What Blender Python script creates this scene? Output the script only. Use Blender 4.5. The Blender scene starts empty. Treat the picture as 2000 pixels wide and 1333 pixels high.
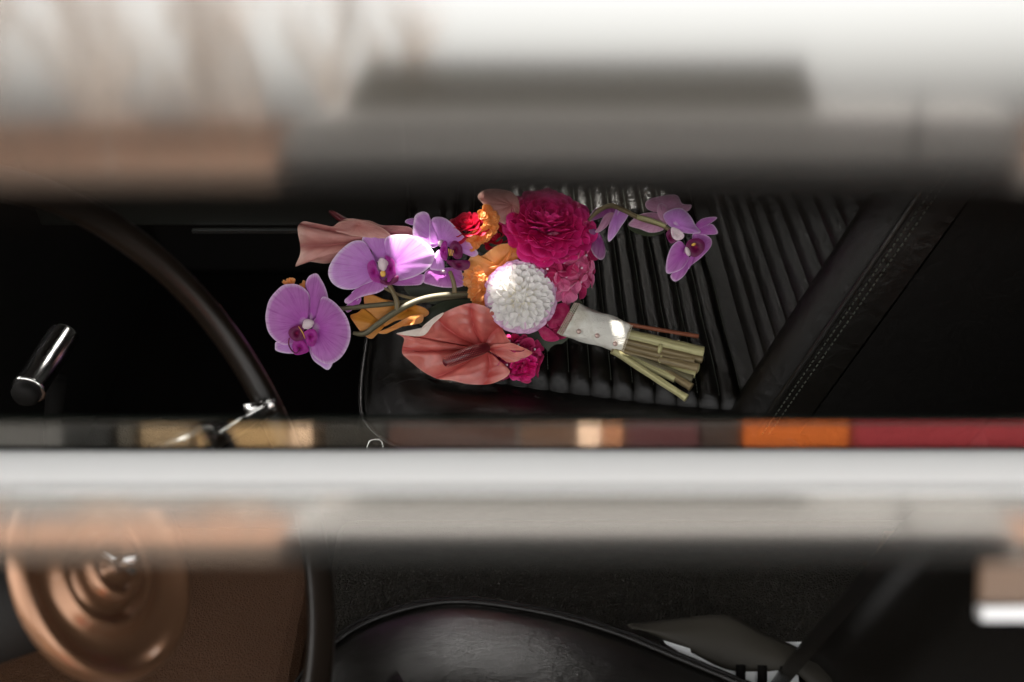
import bpy, math, random
import numpy as np
from mathutils import Vector, Matrix
random.seed(7); rng = np.random.default_rng(7)
PI = math.pi; R_ = math.radians
sc = bpy.context.scene
col = sc.collection

# ------------------------------------------------------------------ camera, sky, sun, exposure
PITCH = 40.0; CH = 0.74
cd = bpy.data.cameras.new('camera'); cam = bpy.data.objects.new('camera', cd); col.objects.link(cam)
cam.location = (0, 0, CH); cam.rotation_euler = (R_(90 - PITCH), 0, 0)
cd.lens = 35; cd.sensor_width = 36; cd.clip_start = 0.01; cd.clip_end = 1500
cd.dof.use_dof = True; cd.dof.focus_distance = 1.08; cd.dof.aperture_fstop = 5.2
sc.camera = cam
SUN_EL, SUN_AZ = 62.0, 28.0          # azimuth from +Y (far side of the car) towards -X (its front)
sdir = Vector((-math.sin(R_(SUN_AZ)) * math.cos(R_(SUN_EL)), math.cos(R_(SUN_AZ)) * math.cos(R_(SUN_EL)), math.sin(R_(SUN_EL))))
w = bpy.data.worlds.new('World'); sc.world = w; w.use_nodes = True
nt = w.node_tree; nt.nodes.clear()
sky = nt.nodes.new('ShaderNodeTexSky'); sky.sky_type = 'NISHITA'; sky.sun_disc = False
sky.sun_elevation = R_(SUN_EL); sky.sun_rotation = R_(-SUN_AZ)
sky.air_density = 1.0; sky.dust_density = 5.0; sky.ozone_density = 1.0
hs = nt.nodes.new('ShaderNodeHueSaturation'); hs.inputs['Saturation'].default_value = 0.15
bg = nt.nodes.new('ShaderNodeBackground'); bg.inputs['Strength'].default_value = 0.15
wo = nt.nodes.new('ShaderNodeOutputWorld')
wm = nt.nodes.new('ShaderNodeMix'); wm.data_type = 'RGBA'; wm.blend_type = 'MULTIPLY'; wm.inputs['Factor'].default_value = 1.0; wm.inputs['B'].default_value = (1.0, .965, .91, 1)
nt.links.new(sky.outputs[0], hs.inputs['Color']); nt.links.new(hs.outputs[0], wm.inputs['A']); nt.links.new(wm.outputs['Result'], bg.inputs['Color']); nt.links.new(bg.outputs[0], wo.inputs[0])
sl = bpy.data.lights.new('sun', 'SUN'); sl.energy = 4.0; sl.angle = R_(0.5); sl.color = (1.0, 0.95, 0.88)
so = bpy.data.objects.new('sun', sl); col.objects.link(so); so.rotation_euler = sdir.to_track_quat('Z', 'Y').to_euler()
so.location = sdir * 20
sc.view_settings.view_transform = 'Standard'; sc.view_settings.look = 'None'
sc.view_settings.exposure = 2.8; sc.view_settings.gamma = 1.0
sc.cycles.use_denoising = True
sc.cycles.max_bounces = 8; sc.cycles.transparent_max_bounces = 12
sc.cycles.sample_clamp_indirect = 4.0

# ------------------------------------------------------------------ helpers
cp_, sp_ = math.cos(R_(PITCH)), math.sin(R_(PITCH))
VR = Vector((1, 0, 0)); VF = Vector((0, cp_, -sp_)); VU = Vector((0, sp_, cp_)); VC = Vector((0, 0, CH))
FPX = 1944.4
def ray(px, py): return VF + VR * ((px - 1000) / FPX) - VU * ((py - 666.5) / FPX)
def at(px, py, d): return VC + ray(px, py) * d                       # the place at a distance along the lens axis
def onz(px, py, z):
    r = ray(px, py); return VC + r * ((z - CH) / r.z)
D0 = 1.11
def P3(p, dz=0.0):                                                   # measured place in the bouquet, third value = nearer by so many px
    z = (p[2] if len(p) > 2 else 0) + dz
    return at(p[0], p[1], D0 - z * D0 / FPX)
PX = D0 / FPX
WM = {}
def link(name, me, parent=None, M=None):
    o = bpy.data.objects.new(name, me); col.objects.link(o)
    M = M or Matrix.Identity(4)
    WM[o] = M
    if parent is not None:
        o.parent = parent; o.matrix_local = WM[parent].inverted() @ M
    else:
        o.matrix_local = M
    return o
def tag(o, label=None, cat=None, group=None, kind=None):
    for k, v in (('label', label), ('category', cat), ('group', group), ('kind', kind)):
        if v: o[k] = v
    return o
def T(v): return Matrix.Translation(Vector(v))
def empty(name, loc): return link(name, None, None, T(loc))

class MB:
    def __init__(s): s.v = []; s.f = []; s.uv = []; s.n = 0
    def add(s, V, F, UV=None):
        b = s.n; s.v += [tuple(x) for x in V]; s.f += [tuple(i + b for i in f) for f in F]
        s.uv += list(UV) if UV is not None else [(0.5, 0.5)] * len(V); s.n += len(V)
    def grid(s, V, nu, nv, UV=None, closeu=False):                   # V listed v-major: index = j*nu+i
        F = []
        for j in range(nv - 1):
            for i in range(nu if closeu else nu - 1):
                k = (i + 1) % nu
                F.append((j * nu + i, j * nu + k, (j + 1) * nu + k, (j + 1) * nu + i))
        s.add(V, F, UV)
    def box(s, lo, hi, M=None):
        x0, y0, z0 = lo; x1, y1, z1 = hi
        V = [Vector((x, y, z)) for z in (z0, z1) for y in (y0, y1) for x in (x0, x1)]
        if M is not None: V = [M @ v for v in V]
        s.add(V, [(0, 2, 3, 1), (4, 5, 7, 6), (0, 1, 5, 4), (2, 6, 7, 3), (0, 4, 6, 2), (1, 3, 7, 5)])
    def tube(s, pts, rad, n=10, caps=True, closed=False):
        pts = [Vector(p) for p in pts]; m = len(pts)
        if not isinstance(rad, (list, tuple)): rad = [rad] * m
        V = []; UV = []
        tprev = None; nrm = None
        for i, p in enumerate(pts):
            if closed: t = pts[(i + 1) % m] - pts[i - 1]
            else: t = pts[min(i + 1, m - 1)] - pts[max(i - 1, 0)]
            t.normalize()
            if nrm is None:
                a = Vector((0, 0, 1)) if abs(t.z) < .9 else Vector((1, 0, 0)); nrm = t.cross(a).normalized()
            else: nrm = (nrm - t * nrm.dot(t)).normalized()
            b = t.cross(nrm)
            for k in range(n):
                a = 2 * PI * k / n
                V.append(p + (nrm * math.cos(a) + b * math.sin(a)) * rad[i]); UV.append((k / n, i / max(1, m - 1)))
        F = []
        for i in range(m if closed else m - 1):
            j = (i + 1) % m
            for k in range(n):
                l = (k + 1) % n; F.append((i * n + k, i * n + l, j * n + l, j * n + k))
        if caps and not closed:
            F.append(tuple(reversed(range(n)))); F.append(tuple((m - 1) * n + k for k in range(n)))
        s.add(V, F, UV)
    def mesh(s, name, mat, smooth=True):
        me = bpy.data.meshes.new(name); me.from_pydata([tuple(v) for v in s.v], [], s.f)
        uvl = me.uv_layers.new(name='UVMap')
        li = np.zeros(len(me.loops), dtype=np.int32); me.loops.foreach_get('vertex_index', li)
        uvl.data.foreach_set('uv', np.array(s.uv, dtype=np.float32)[li].ravel())
        me.materials.append(mat)
        if smooth: me.polygons.foreach_set('use_smooth', [True] * len(me.polygons))
        me.update(); return me
    def build(s, name, mat, parent=None, M=None, smooth=True, bevel=0):
        base = M or (T(WM[parent].translation) if parent is not None else Matrix.Identity(4))
        inv = base.inverted(); s.v = [tuple(inv @ Vector(v)) for v in s.v]
        o = link(name, s.mesh(name, mat, smooth), parent, base)
        if bevel:
            b = o.modifiers.new('bevel', 'BEVEL'); b.width = bevel; b.segments = 3; b.limit_method = 'ANGLE'
        return o
def catmull(P, n, closed=False):
    P = [Vector(p) for p in P]; m = len(P); out = []
    seg = m if closed else m - 1
    for i in range(seg):
        a, b, c, d = (P[(i - 1) % m], P[i], P[(i + 1) % m], P[(i + 2) % m]) if closed else (P[max(i - 1, 0)], P[i], P[i + 1], P[min(i + 2, m - 1)])
        for k in range(n):
            t = k / n
            out.append(0.5 * ((2 * b) + (c - a) * t + (2 * a - 5 * b + 4 * c - d) * t * t + (3 * b - a - 3 * c + d) * t ** 3))
    if not closed: out.append(P[-1])
    return out

# ------------------------------------------------------------------ materials
def mat(name, base=(.5, .5, .5), rough=.5, metal=0, spec=.5, coat=0):
    m = bpy.data.materials.new(name); m.use_nodes = True
    b = m.node_tree.nodes['Principled BSDF']
    b.inputs['Base Color'].default_value = (*base, 1); b.inputs['Roughness'].default_value = rough
    b.inputs['Metallic'].default_value = metal; b.inputs['Specular IOR Level'].default_value = spec
    b.inputs['Coat Weight'].default_value = coat; b.inputs['Coat Roughness'].default_value = .05
    return m
def N(m, t, **kw):
    n = m.node_tree.nodes.new(t)
    for k, v in kw.items(): setattr(n, k, v)
    return n
def L(m, a, b): m.node_tree.links.new(a, b)
def bump(m, kind, scale, strength, dist=.001, coord='Object', detail=3, stretch=None):
    tc = N(m, 'ShaderNodeTexCoord'); mp = N(m, 'ShaderNodeMapping')
    L(m, tc.outputs[coord], mp.inputs[0])
    if stretch: mp.inputs['Scale'].default_value = stretch
    if kind == 'voronoi':
        t = N(m, 'ShaderNodeTexVoronoi'); t.feature = 'DISTANCE_TO_EDGE'; out = t.outputs['Distance']
    else:
        t = N(m, 'ShaderNodeTexNoise'); t.inputs['Detail'].default_value = detail; out = t.outputs['Fac']
    t.inputs['Scale'].default_value = scale; L(m, mp.outputs[0], t.inputs['Vector'])
    bp = N(m, 'ShaderNodeBump'); bp.inputs['Strength'].default_value = strength; bp.inputs['Distance'].default_value = dist
    L(m, out, bp.inputs['Height']); L(m, bp.outputs[0], m.node_tree.nodes['Principled BSDF'].inputs['Normal'])
    return t
def leather(name, base, rough, grain, st, spec=.35):
    m = mat(name, base, rough, spec=spec)
    b = m.node_tree.nodes['Principled BSDF']
    tc = N(m, 'ShaderNodeTexCoord')
    nz = N(m, 'ShaderNodeTexNoise'); nz.inputs['Scale'].default_value = grain * .6; nz.inputs['Detail'].default_value = 2
    mx = N(m, 'ShaderNodeVectorMath', operation='MULTIPLY_ADD'); mx.inputs[1].default_value = (.004,) * 3
    vo = N(m, 'ShaderNodeTexVoronoi'); vo.feature = 'DISTANCE_TO_EDGE'; vo.inputs['Scale'].default_value = grain
    L(m, tc.outputs['Object'], nz.inputs['Vector']); L(m, nz.outputs['Color'], mx.inputs[0]); L(m, tc.outputs['Object'], mx.inputs[2]); L(m, mx.outputs[0], vo.inputs['Vector'])
    cr = N(m, 'ShaderNodeMapRange'); cr.inputs['From Max'].default_value = .25
    L(m, vo.outputs['Distance'], cr.inputs['Value'])
    bp = N(m, 'ShaderNodeBump'); bp.inputs['Strength'].default_value = st; bp.inputs['Distance'].default_value = .0006 if st < .9 else .002
    nw = N(m, 'ShaderNodeTexNoise'); nw.inputs['Scale'].default_value = 38; nw.inputs['Detail'].default_value = 4; nw.inputs['Distortion'].default_value = 1.2
    L(m, tc.outputs['Object'], nw.inputs['Vector']); b2 = N(m, 'ShaderNodeBump'); b2.inputs['Strength'].default_value = .35 if spec < .9 else .10; b2.inputs['Distance'].default_value = .004
    L(m, nw.outputs['Fac'], b2.inputs['Height']); L(m, b2.outputs[0], bp.inputs['Normal'])
    L(m, cr.outputs[0], bp.inputs['Height']); L(m, bp.outputs[0], b.inputs['Normal'])
    n2 = N(m, 'ShaderNodeTexNoise'); n2.inputs['Scale'].default_value = 14; n2.inputs['Detail'].default_value = 5
    L(m, tc.outputs['Object'], n2.inputs['Vector'])
    mr = N(m, 'ShaderNodeMapRange'); mr.inputs['To Min'].default_value = rough - .05; mr.inputs['To Max'].default_value = rough + .06
    L(m, n2.outputs['Fac'], mr.inputs['Value']); L(m, mr.outputs[0], b.inputs['Roughness'])
    return m
M_LEATHER = leather('black_leather', (.004, .0032, .0024), .24, 900, .3)
M_LEATHER2 = leather('black_leather_soft', (.006, .005, .004), .24, 700, .12, 1.0)
M_VINYL = leather('grained_vinyl', (.019, .016, .011), .45, 330, 1.0)
M_BROWNV = leather('brown_grained_vinyl', (.07, .030, .012), .6, 330, .8)
M_SIDE = leather('dull_black_leather', (.004, .0035, .003), .5, 700, .3, .12)
M_STITCH = mat('stitch_thread', (.06, .065, .05), .7)
M_BLACK = mat('matt_black', (.006, .005, .004), .7, spec=.25)
M_CARPET = mat('black_carpet', (.005, .004, .0035), .95, spec=.1); bump(M_CARPET, 'noise', 400, .8, .004)
M_RIM = mat('dark_bakelite', (.009, .006, .004), .34, spec=.35)
M_CHROME = mat('chrome', (.85, .84, .81), .17, 1.0); bump(M_CHROME, 'noise', 700, .05, .0005)
M_CHROMEW = mat('brushed_chrome', (.8, .8, .78), .25, 1.0)
M_SKYW = mat('reflected_sky_white', (.64, .64, .63), .25, coat=.6)
M_SILVER = mat('silver_paint', (.5, .5, .5), .3, .3, coat=.5)
M_COPPER = mat('copper_lacquer', (.26, .135, .075), .3, .75, coat=.3)
M_STRAP = mat('black_webbing', (.032, .028, .021), .6, spec=.3); bump(M_STRAP, 'noise', 900, .4, .0005, stretch=(1, 6, 1))
M_TRIM = mat('grey_green_trim', (.012, .013, .010), .45)
M_RUBBER = mat('black_rubber', (.004, .0035, .003), .8, spec=.1)
M_FADE = mat('fade_black', (.0015, .0012, .001), .95, spec=0)

def petal_mat(name, c_in, c_mid, c_edge, vein=None, trans=.3, rough=.5, vs=60, e0=.90, i1=.28, bumpk=.25, grain=.12):
    """colour runs from the base of the petal (v = 0) to a rim (v = 1), with veins fanning out from the base"""
    m = mat(name, c_mid, rough, spec=.35); t = m.node_tree; b = t.nodes['Principled BSDF']
    uv = N(m, 'ShaderNodeUVMap'); sp = N(m, 'ShaderNodeSeparateXYZ'); L(m, uv.outputs[0], sp.inputs[0])
    rp = N(m, 'ShaderNodeValToRGB'); r = rp.color_ramp; r.elements[0].position = 0; r.elements[0].color = (*c_in, 1)
    r.elements[1].position = i1; r.elements[1].color = (*c_mid, 1)
    e = r.elements.new(e0); e.color = (*[a * .75 + bb * .25 for a, bb in zip(c_mid, c_edge)], 1)
    e = r.elements.new(min(.995, e0 + .09)); e.color = (*c_edge, 1)
    L(m, sp.outputs['Y'], rp.inputs[0])
    mp = N(m, 'ShaderNodeMapping'); mp.inputs['Scale'].default_value = (vs, 2.2, 1); L(m, uv.outputs[0], mp.inputs[0])
    nz = N(m, 'ShaderNodeTexNoise'); nz.inputs['Scale'].default_value = 1; nz.inputs['Detail'].default_value = 4; L(m, mp.outputs[0], nz.inputs['Vector'])
    v = vein or tuple(x * .55 for x in c_mid)
    rr = N(m, 'ShaderNodeMapRange'); rr.inputs['From Min'].default_value = .48; rr.inputs['From Max'].default_value = .72; rr.inputs['To Max'].default_value = .55
    L(m, nz.outputs['Fac'], rr.inputs['Value'])
    mx = N(m, 'ShaderNodeMix', data_type='RGBA'); mx.inputs['B'].default_value = (*v, 1)
    L(m, rr.outputs[0], mx.inputs['Factor']); L(m, rp.outputs[0], mx.inputs['A'])
    tc = N(m, 'ShaderNodeTexCoord'); n2 = N(m, 'ShaderNodeTexNoise'); n2.inputs['Scale'].default_value = 90; n2.inputs['Detail'].default_value = 6
    L(m, tc.outputs['Object'], n2.inputs['Vector'])
    m2 = N(m, 'ShaderNodeMapRange'); m2.inputs['To Min'].default_value = 1 - grain * 2; m2.inputs['To Max'].default_value = 1 + grain
    L(m, n2.outputs['Fac'], m2.inputs['Value'])
    mv = N(m, 'ShaderNodeVectorMath', operation='SCALE'); L(m, mx.outputs['Result'], mv.inputs[0]); L(m, m2.outputs[0], mv.inputs['Scale'])
    L(m, mv.outputs[0], b.inputs['Base Color'])
    bp = N(m, 'ShaderNodeBump'); bp.inputs['Strength'].default_value = bumpk; bp.inputs['Distance'].default_value = .0006
    L(m, nz.outputs['Fac'], bp.inputs['Height']); L(m, bp.outputs[0], b.inputs['Normal'])
    tr = N(m, 'ShaderNodeBsdfTranslucent'); L(m, mv.outputs[0], tr.inputs['Color'])
    ms = N(m, 'ShaderNodeMixShader'); ms.inputs[0].default_value = trans
    out = t.nodes['Material Output']; L(m, b.outputs[0], ms.inputs[1]); L(m, tr.outputs[0], ms.inputs[2]); L(m, ms.outputs[0], out.inputs[0])
    return m
M_ORCH = petal_mat('orchid_petal', (.88, .74, .86), (.60, .20, .68), (.86, .70, .88), (.50, .09, .56), vs=80, i1=.2, e0=.90)
M_ORCH1 = petal_mat('orchid_petal_deep', (.85, .66, .80), (.50, .085, .50), (.80, .58, .80), (.36, .03, .36), vs=70, i1=.2, e0=.90)
M_ORCHD = petal_mat('orchid_petal_dark_purple', (.50, .2, .42), (.26, .035, .22), (.55, .38, .52), (.16, .01, .12), vs=40)  # darkest purple of the orchid petals
M_ORCHB = petal_mat('orchid_petal_back', (.55, .36, .30), (.58, .26, .42), (.66, .44, .56), (.40, .10, .26), vs=40)
M_LIP = petal_mat('orchid_lip', (.30, .015, .08), (.12, .003, .05), (.22, .012, .14), (.06, .0, .02), vs=20, trans=.08)
M_LIPM = petal_mat('orchid_lip_magenta', (.34, .012, .16), (.34, .014, .25), (.5, .06, .4), (.16, .0, .09), vs=20, trans=.2)
M_COLUMN = petal_mat('orchid_column', (.85, .7, .72), (.85, .72, .74), (.8, .6, .7), (.6, .2, .4), vs=10, trans=.2)
M_CALLUS = mat('orchid_callus', (.75, .42, .08), .4)
M_ANTH = petal_mat('anthurium_spathe', (.46, .035, .04), (.66, .17, .14), (.72, .30, .24), (.42, .06, .06), vs=11, i1=.55, e0=.95, trans=.12, rough=.2, grain=.2)
M_ANTHB = petal_mat('anthurium_spathe_dusty', (.50, .16, .14), (.58, .24, .21), (.70, .44, .36), (.42, .13, .12), vs=26, i1=.3, e0=.90, trans=.2, rough=.35)
M_ANTHU = petal_mat('anthurium_underside', (.75, .62, .52), (.80, .72, .64), (.78, .70, .58), (.7, .55, .5), vs=20, trans=.2)
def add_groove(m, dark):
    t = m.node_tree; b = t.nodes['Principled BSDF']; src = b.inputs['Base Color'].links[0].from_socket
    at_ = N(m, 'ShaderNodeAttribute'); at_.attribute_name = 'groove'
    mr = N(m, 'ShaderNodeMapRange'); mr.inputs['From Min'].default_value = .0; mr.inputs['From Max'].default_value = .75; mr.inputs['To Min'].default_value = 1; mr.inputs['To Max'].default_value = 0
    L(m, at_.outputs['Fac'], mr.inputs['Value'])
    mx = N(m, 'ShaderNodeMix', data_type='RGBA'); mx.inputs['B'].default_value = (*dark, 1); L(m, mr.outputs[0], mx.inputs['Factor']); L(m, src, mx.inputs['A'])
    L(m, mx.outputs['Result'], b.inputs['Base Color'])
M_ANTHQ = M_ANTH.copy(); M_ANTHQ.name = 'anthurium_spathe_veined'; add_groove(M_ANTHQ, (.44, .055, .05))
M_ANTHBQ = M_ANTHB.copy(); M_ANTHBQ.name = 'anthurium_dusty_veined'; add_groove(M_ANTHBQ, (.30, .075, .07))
M_SPADIX = mat('spadix', (.10, .004, .010), .3)
M_SPADOT = mat('spadix_dots', (.5, .12, .1), .4)
M_CALLA = petal_mat('calla_orange', (.82, .20, .02), (.88, .34, .08), (.88, .42, .16), (.80, .20, .02), vs=40, trans=.25, rough=.35)
M_CALLA2 = petal_mat('calla_amber', (.42, .14, .01), (.62, .25, .03), (.66, .24, .06), (.5, .15, .015), vs=50, trans=.25, rough=.4)
M_CALEN = petal_mat('calendula_petal', (.82, .24, .02), (.92, .36, .09), (.94, .50, .20), (.8, .22, .02), vs=8, trans=.3)
M_DAHL = petal_mat('dahlia_petal', (.82, .76, .50), (.90, .88, .84), (.90, .86, .86), (.84, .78, .8), vs=14, i1=.45, e0=.88, trans=.16, bumpk=.15, grain=.03)
M_DAHLO = petal_mat('dahlia_petal_blush', (.84, .74, .76), (.80, .62, .74), (.80, .48, .72), (.76, .56, .7), vs=14, i1=.4, e0=.88, trans=.16, bumpk=.15, grain=.03)
M_ROSE = petal_mat('magenta_petal', (.50, .0, .13), (.80, .012, .21), (.90, .06, .34), (.5, .0, .09), vs=14, trans=.3, rough=.45)
M_RED = petal_mat('crimson_petal', (.30, .0, .015), (.52, .006, .035), (.62, .02, .07), (.35, .0, .02), vs=14, trans=.3, rough=.45)
M_HYD = petal_mat('hydrangea_petal', (.70, .16, .32), (.86, .16, .39), (.90, .42, .58), (.6, .03, .16), vs=18, i1=.25, trans=.3)
M_HYDD = petal_mat('hydrangea_petal_deep', (.50, .03, .12), (.55, .02, .13), (.70, .08, .24), (.36, .0, .06), vs=18, i1=.25, trans=.3)
M_HEYE = mat('hydrangea_eye', (.85, .7, .78), .4)
def stem_mat(name, c, c2):
    m = mat(name, c, .5); b = m.node_tree.nodes['Principled BSDF']
    uv = N(m, 'ShaderNodeUVMap'); mp = N(m, 'ShaderNodeMapping'); mp.inputs['Scale'].default_value = (7, .8, 1); L(m, uv.outputs[0], mp.inputs[0])
    nz = N(m, 'ShaderNodeTexNoise'); nz.inputs['Scale'].default_value = 2; nz.inputs['Detail'].default_value = 6; L(m, mp.outputs[0], nz.inputs['Vector'])
    rp = N(m, 'ShaderNodeValToRGB'); rp.color_ramp.elements[0].color = (*c2, 1); rp.color_ramp.elements[0].position = .35
    rp.color_ramp.elements[1].color = (*c, 1); rp.color_ramp.elements[1].position = .6
    L(m, nz.outputs['Fac'], rp.inputs[0]); L(m, rp.outputs[0], b.inputs['Base Color'])
    bp = N(m, 'ShaderNodeBump'); bp.inputs['Strength'].default_value = .5; bp.inputs['Distance'].default_value = .001; L(m, nz.outputs['Fac'], bp.inputs['Height']); L(m, bp.outputs[0], b.inputs['Normal'])
    return m
M_STEM = stem_mat('pale_green_stem', (.42, .39, .19), (.24, .21, .10))
M_STEMD = stem_mat('olive_brown_stem', (.20, .15, .07), (.10, .07, .03))
M_STEMG = stem_mat('grey_green_stem', (.12, .105, .055), (.055, .045, .025))
M_TWIG = stem_mat('red_brown_stem', (.20, .055, .02), (.10, .025, .01))
M_LEAF = petal_mat('dark_leaf', (.02, .03, .012), (.025, .035, .015), (.04, .05, .025), (.012, .018, .008), vs=12, trans=.1)
M_WRAP = mat('ivory_cloth', (.70, .67, .60), .85, spec=.1)
def cloth_nodes(m):
    b = m.node_tree.nodes['Principled BSDF']; tc = N(m, 'ShaderNodeTexCoord')
    n1 = N(m, 'ShaderNodeTexNoise'); n1.inputs['Scale'].default_value = 45; n1.inputs['Detail'].default_value = 8; L(m, tc.outputs['Object'], n1.inputs['Vector'])
    rp = N(m, 'ShaderNodeValToRGB'); rp.color_ramp.elements[0].color = (.46, .42, .34, 1); rp.color_ramp.elements[0].position = .32
    rp.color_ramp.elements[1].color = (.66, .64, .58, 1); rp.color_ramp.elements[1].position = .55
    L(m, n1.outputs['Fac'], rp.inputs[0]); L(m, rp.outputs[0], b.inputs['Base Color'])
    n2 = N(m, 'ShaderNodeTexNoise'); n2.inputs['Scale'].default_value = 600; L(m, tc.outputs['Object'], n2.inputs['Vector'])
    ad = N(m, 'ShaderNodeMath', operation='ADD'); L(m, n1.outputs['Fac'], ad.inputs[0]); L(m, n2.outputs['Fac'], ad.inputs[1])
    bp = N(m, 'ShaderNodeBump'); bp.inputs['Strength'].default_value = .6; bp.inputs['Distance'].default_value = .002; L(m, ad.outputs[0], bp.inputs['Height']); L(m, bp.outputs[0], b.inputs['Normal'])
cloth_nodes(M_WRAP)
M_LACE = mat('lace_thread', (.62, .56, .44), .8)
M_PEARL = mat('pearl', (.66, .48, .42), .15, .35, coat=.8)
M_PIN = mat('dark_pin', (.05, .03, .02), .4)

def glass(name, refl, rough, rough_y=None, tint=.93):
    m = bpy.data.materials.new(name); m.use_nodes = True; t = m.node_tree; t.nodes.clear()
    tr = t.nodes.new('ShaderNodeBsdfTransparent'); gl = t.nodes.new('ShaderNodeBsdfAnisotropic'); gl.inputs['Roughness'].default_value = rough
    tr.inputs['Color'].default_value = (tint, tint * 1.01, tint * .99, 1)
    if rough_y:
        gl.inputs['Anisotropy'].default_value = rough_y
        tg = t.nodes.new('ShaderNodeCombineXYZ'); tg.inputs[0].default_value = 1.0; t.links.new(tg.outputs[0], gl.inputs['Tangent'])
    mx = t.nodes.new('ShaderNodeMixShader'); mx.inputs[0].default_value = refl
    o = t.nodes.new('ShaderNodeOutputMaterial')
    t.links.new(tr.outputs[0], mx.inputs[1]); t.links.new(gl.outputs[0], mx.inputs[2]); t.links.new(mx.outputs[0], o.inputs[0])
    return m

# ------------------------------------------------------------------ the street behind the camera (seen mirrored in the glass)
GZ = -0.52
def ground_mat():
    m = mat('dry_brown_ground', (.22, .13, .08), .9, spec=.1); b = m.node_tree.nodes['Principled BSDF']
    tc = N(m, 'ShaderNodeTexCoord'); n1 = N(m, 'ShaderNodeTexNoise'); n1.inputs['Scale'].default_value = .7; n1.inputs['Detail'].default_value = 8; L(m, tc.outputs['Object'], n1.inputs['Vector'])
    rp = N(m, 'ShaderNodeValToRGB'); rp.color_ramp.elements[0].color = (.06, .042, .03, 1); rp.color_ramp.elements[0].position = .35
    rp.color_ramp.elements[1].color = (.15, .10, .065, 1); rp.color_ramp.elements[1].position = .65
    L(m, n1.outputs['Fac'], rp.inputs[0]); L(m, rp.outputs[0], b.inputs['Base Color']); return m
g = MB()
ng = 41; V = []
for j in range(ng):
    for i in range(ng):
        x = (i - 20) / 20; y = (j - 20) / 20
        X = 900 * x * abs(x) ** 2; Y = 900 * y * abs(y) ** 2
        V.append(Vector((X, Y, GZ - .05)))
g.grid(V, ng, ng)
tag(g.build('ground', ground_mat(), smooth=False), kind='structure')
m_as = mat('asphalt', (.045, .043, .04), .85, spec=.2); bump(m_as, 'noise', 120, .6, .01)
g = MB(); g.box((-14, -9.5, GZ - .046), (16, 3.5, GZ)); tag(g.build('road', m_as, smooth=False), kind='structure')

# ---- far fence of brown boards
m_bd = mat('brown_boards', (.15, .088, .06), .8, spec=.2); bump(m_bd, 'noise', 6, .5, .01, stretch=(6, 6, .6))
FY = -5.7
fe = empty('wooden_fence', (0, FY, GZ)); tag(fe, 'brown board fence either side of the grey van, mirrored in the glass', 'fence')
pm = MB(); pm.box((-.12, -.012, .05), (.12, .012, 1.22)); pme = pm.mesh('board', m_bd, False)
for i in range(48):
    x = -7.2 + i * .262
    if x > -.9 and x < 2.2: continue
    link('board', pme, fe, T((x, FY + random.uniform(-.006, .006), GZ + random.uniform(-.03, .03))))
rl = MB()
for z in (.3, .85): rl.box((-7.4, FY - .055, GZ + z), (5.4, FY - .014, GZ + z + .08))
rl.build('rail', m_bd, fe, smooth=False)
pl = MB(); pl.box((-7.4, FY + .015, GZ), (-.95, FY + .10, GZ + .98)); pl.box((2.25, FY + .015, GZ), (5.4, FY + .10, GZ + .98)); pl.build('fade_band', mat('fade_brown', (.035, .022, .014), .9), fe, smooth=False)  # dark band added so the fence's reflection fades towards its foot

# ---- bare trees
m_bark = mat('grey_brown_bark', (.26, .22, .19), .9, spec=.1); bump(m_bark, 'noise', 12, .8, .02, stretch=(3, 3, .6))
def bare_tree(x, y, h, seed, label):
    r = random.Random(seed); root = empty('bare_tree', (x, y, GZ - .05)); tag(root, label, 'tree', 'bare trees beyond the fence')
    tb = MB(); pts = [Vector((x + r.uniform(-.1, .1) * k, y + r.uniform(-.1, .1) * k, GZ - .05 + h * .62 * k / 6)) for k in range(7)]
    tb.tube(pts, [.09 * (1 - k * .11) for k in range(7)], 8)
    tb.build('trunk', m_bark, root)
    cb = MB()
    def br(p, d, l, rad, lev):
        n = 4; q = [p]
        for k in range(n):
            d = (d + Vector((r.uniform(-.25, .25), r.uniform(-.25, .25), r.uniform(-.05, .2)))).normalized(); q.append(q[-1] + d * l / n)
        cb.tube(q, [rad * (1 - .6 * k / n) for k in range(n + 1)], 4 if lev else 6, caps=False)
        if lev < 2:
            for k in range(1, n + 1):
                for _ in range(2 if lev < 2 else 1):
                    a = r.uniform(0, 2 * PI); dd = (d + Vector((math.cos(a), math.sin(a), r.uniform(0, .5))) * .8).normalized()
                    br(q[k], dd, l * r.uniform(.4, .65), rad * .5, lev + 1)
    for k in range(2, 7):
        for _ in range(2):
            a = r.uniform(0, 2 * PI); br(pts[k], Vector((math.cos(a) * .7, math.sin(a) * .7, .8)).normalized(), h * .3, .022, 0)
    br(pts[-1], Vector((0, 0, 1)), h * .35, .03, 0)
    cb.build('crown', m_bark, root)
tl = ['bare grey tree at the far left end of the mirrored row', 'second bare tree from the left, slightly taller, mirrored in the glass', 'thin bare tree third from the left in the mirrored row',
      'forked bare tree in the middle of the mirrored row', 'short bare tree just right of the middle of the mirrored row', 'tall bare tree left of the grey van roof in the mirror image',
      'bare tree next to the grey van roof in the mirror image', 'bare tree whose crown shows right above the grey van']
for i, (x, y, h) in enumerate([(-10.5, -18, 4.6), (-9.1, -17, 5.2), (-7.8, -19, 4.8), (-6.6, -16.5, 4.4), (-5.3, -18, 4.2), (-4.2, -17, 5.4), (-3.2, -18.5, 4.6), (-2.2, -17.5, 3.6)]):
    bare_tree(x, y, h, 100 + i, tl[i])

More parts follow.
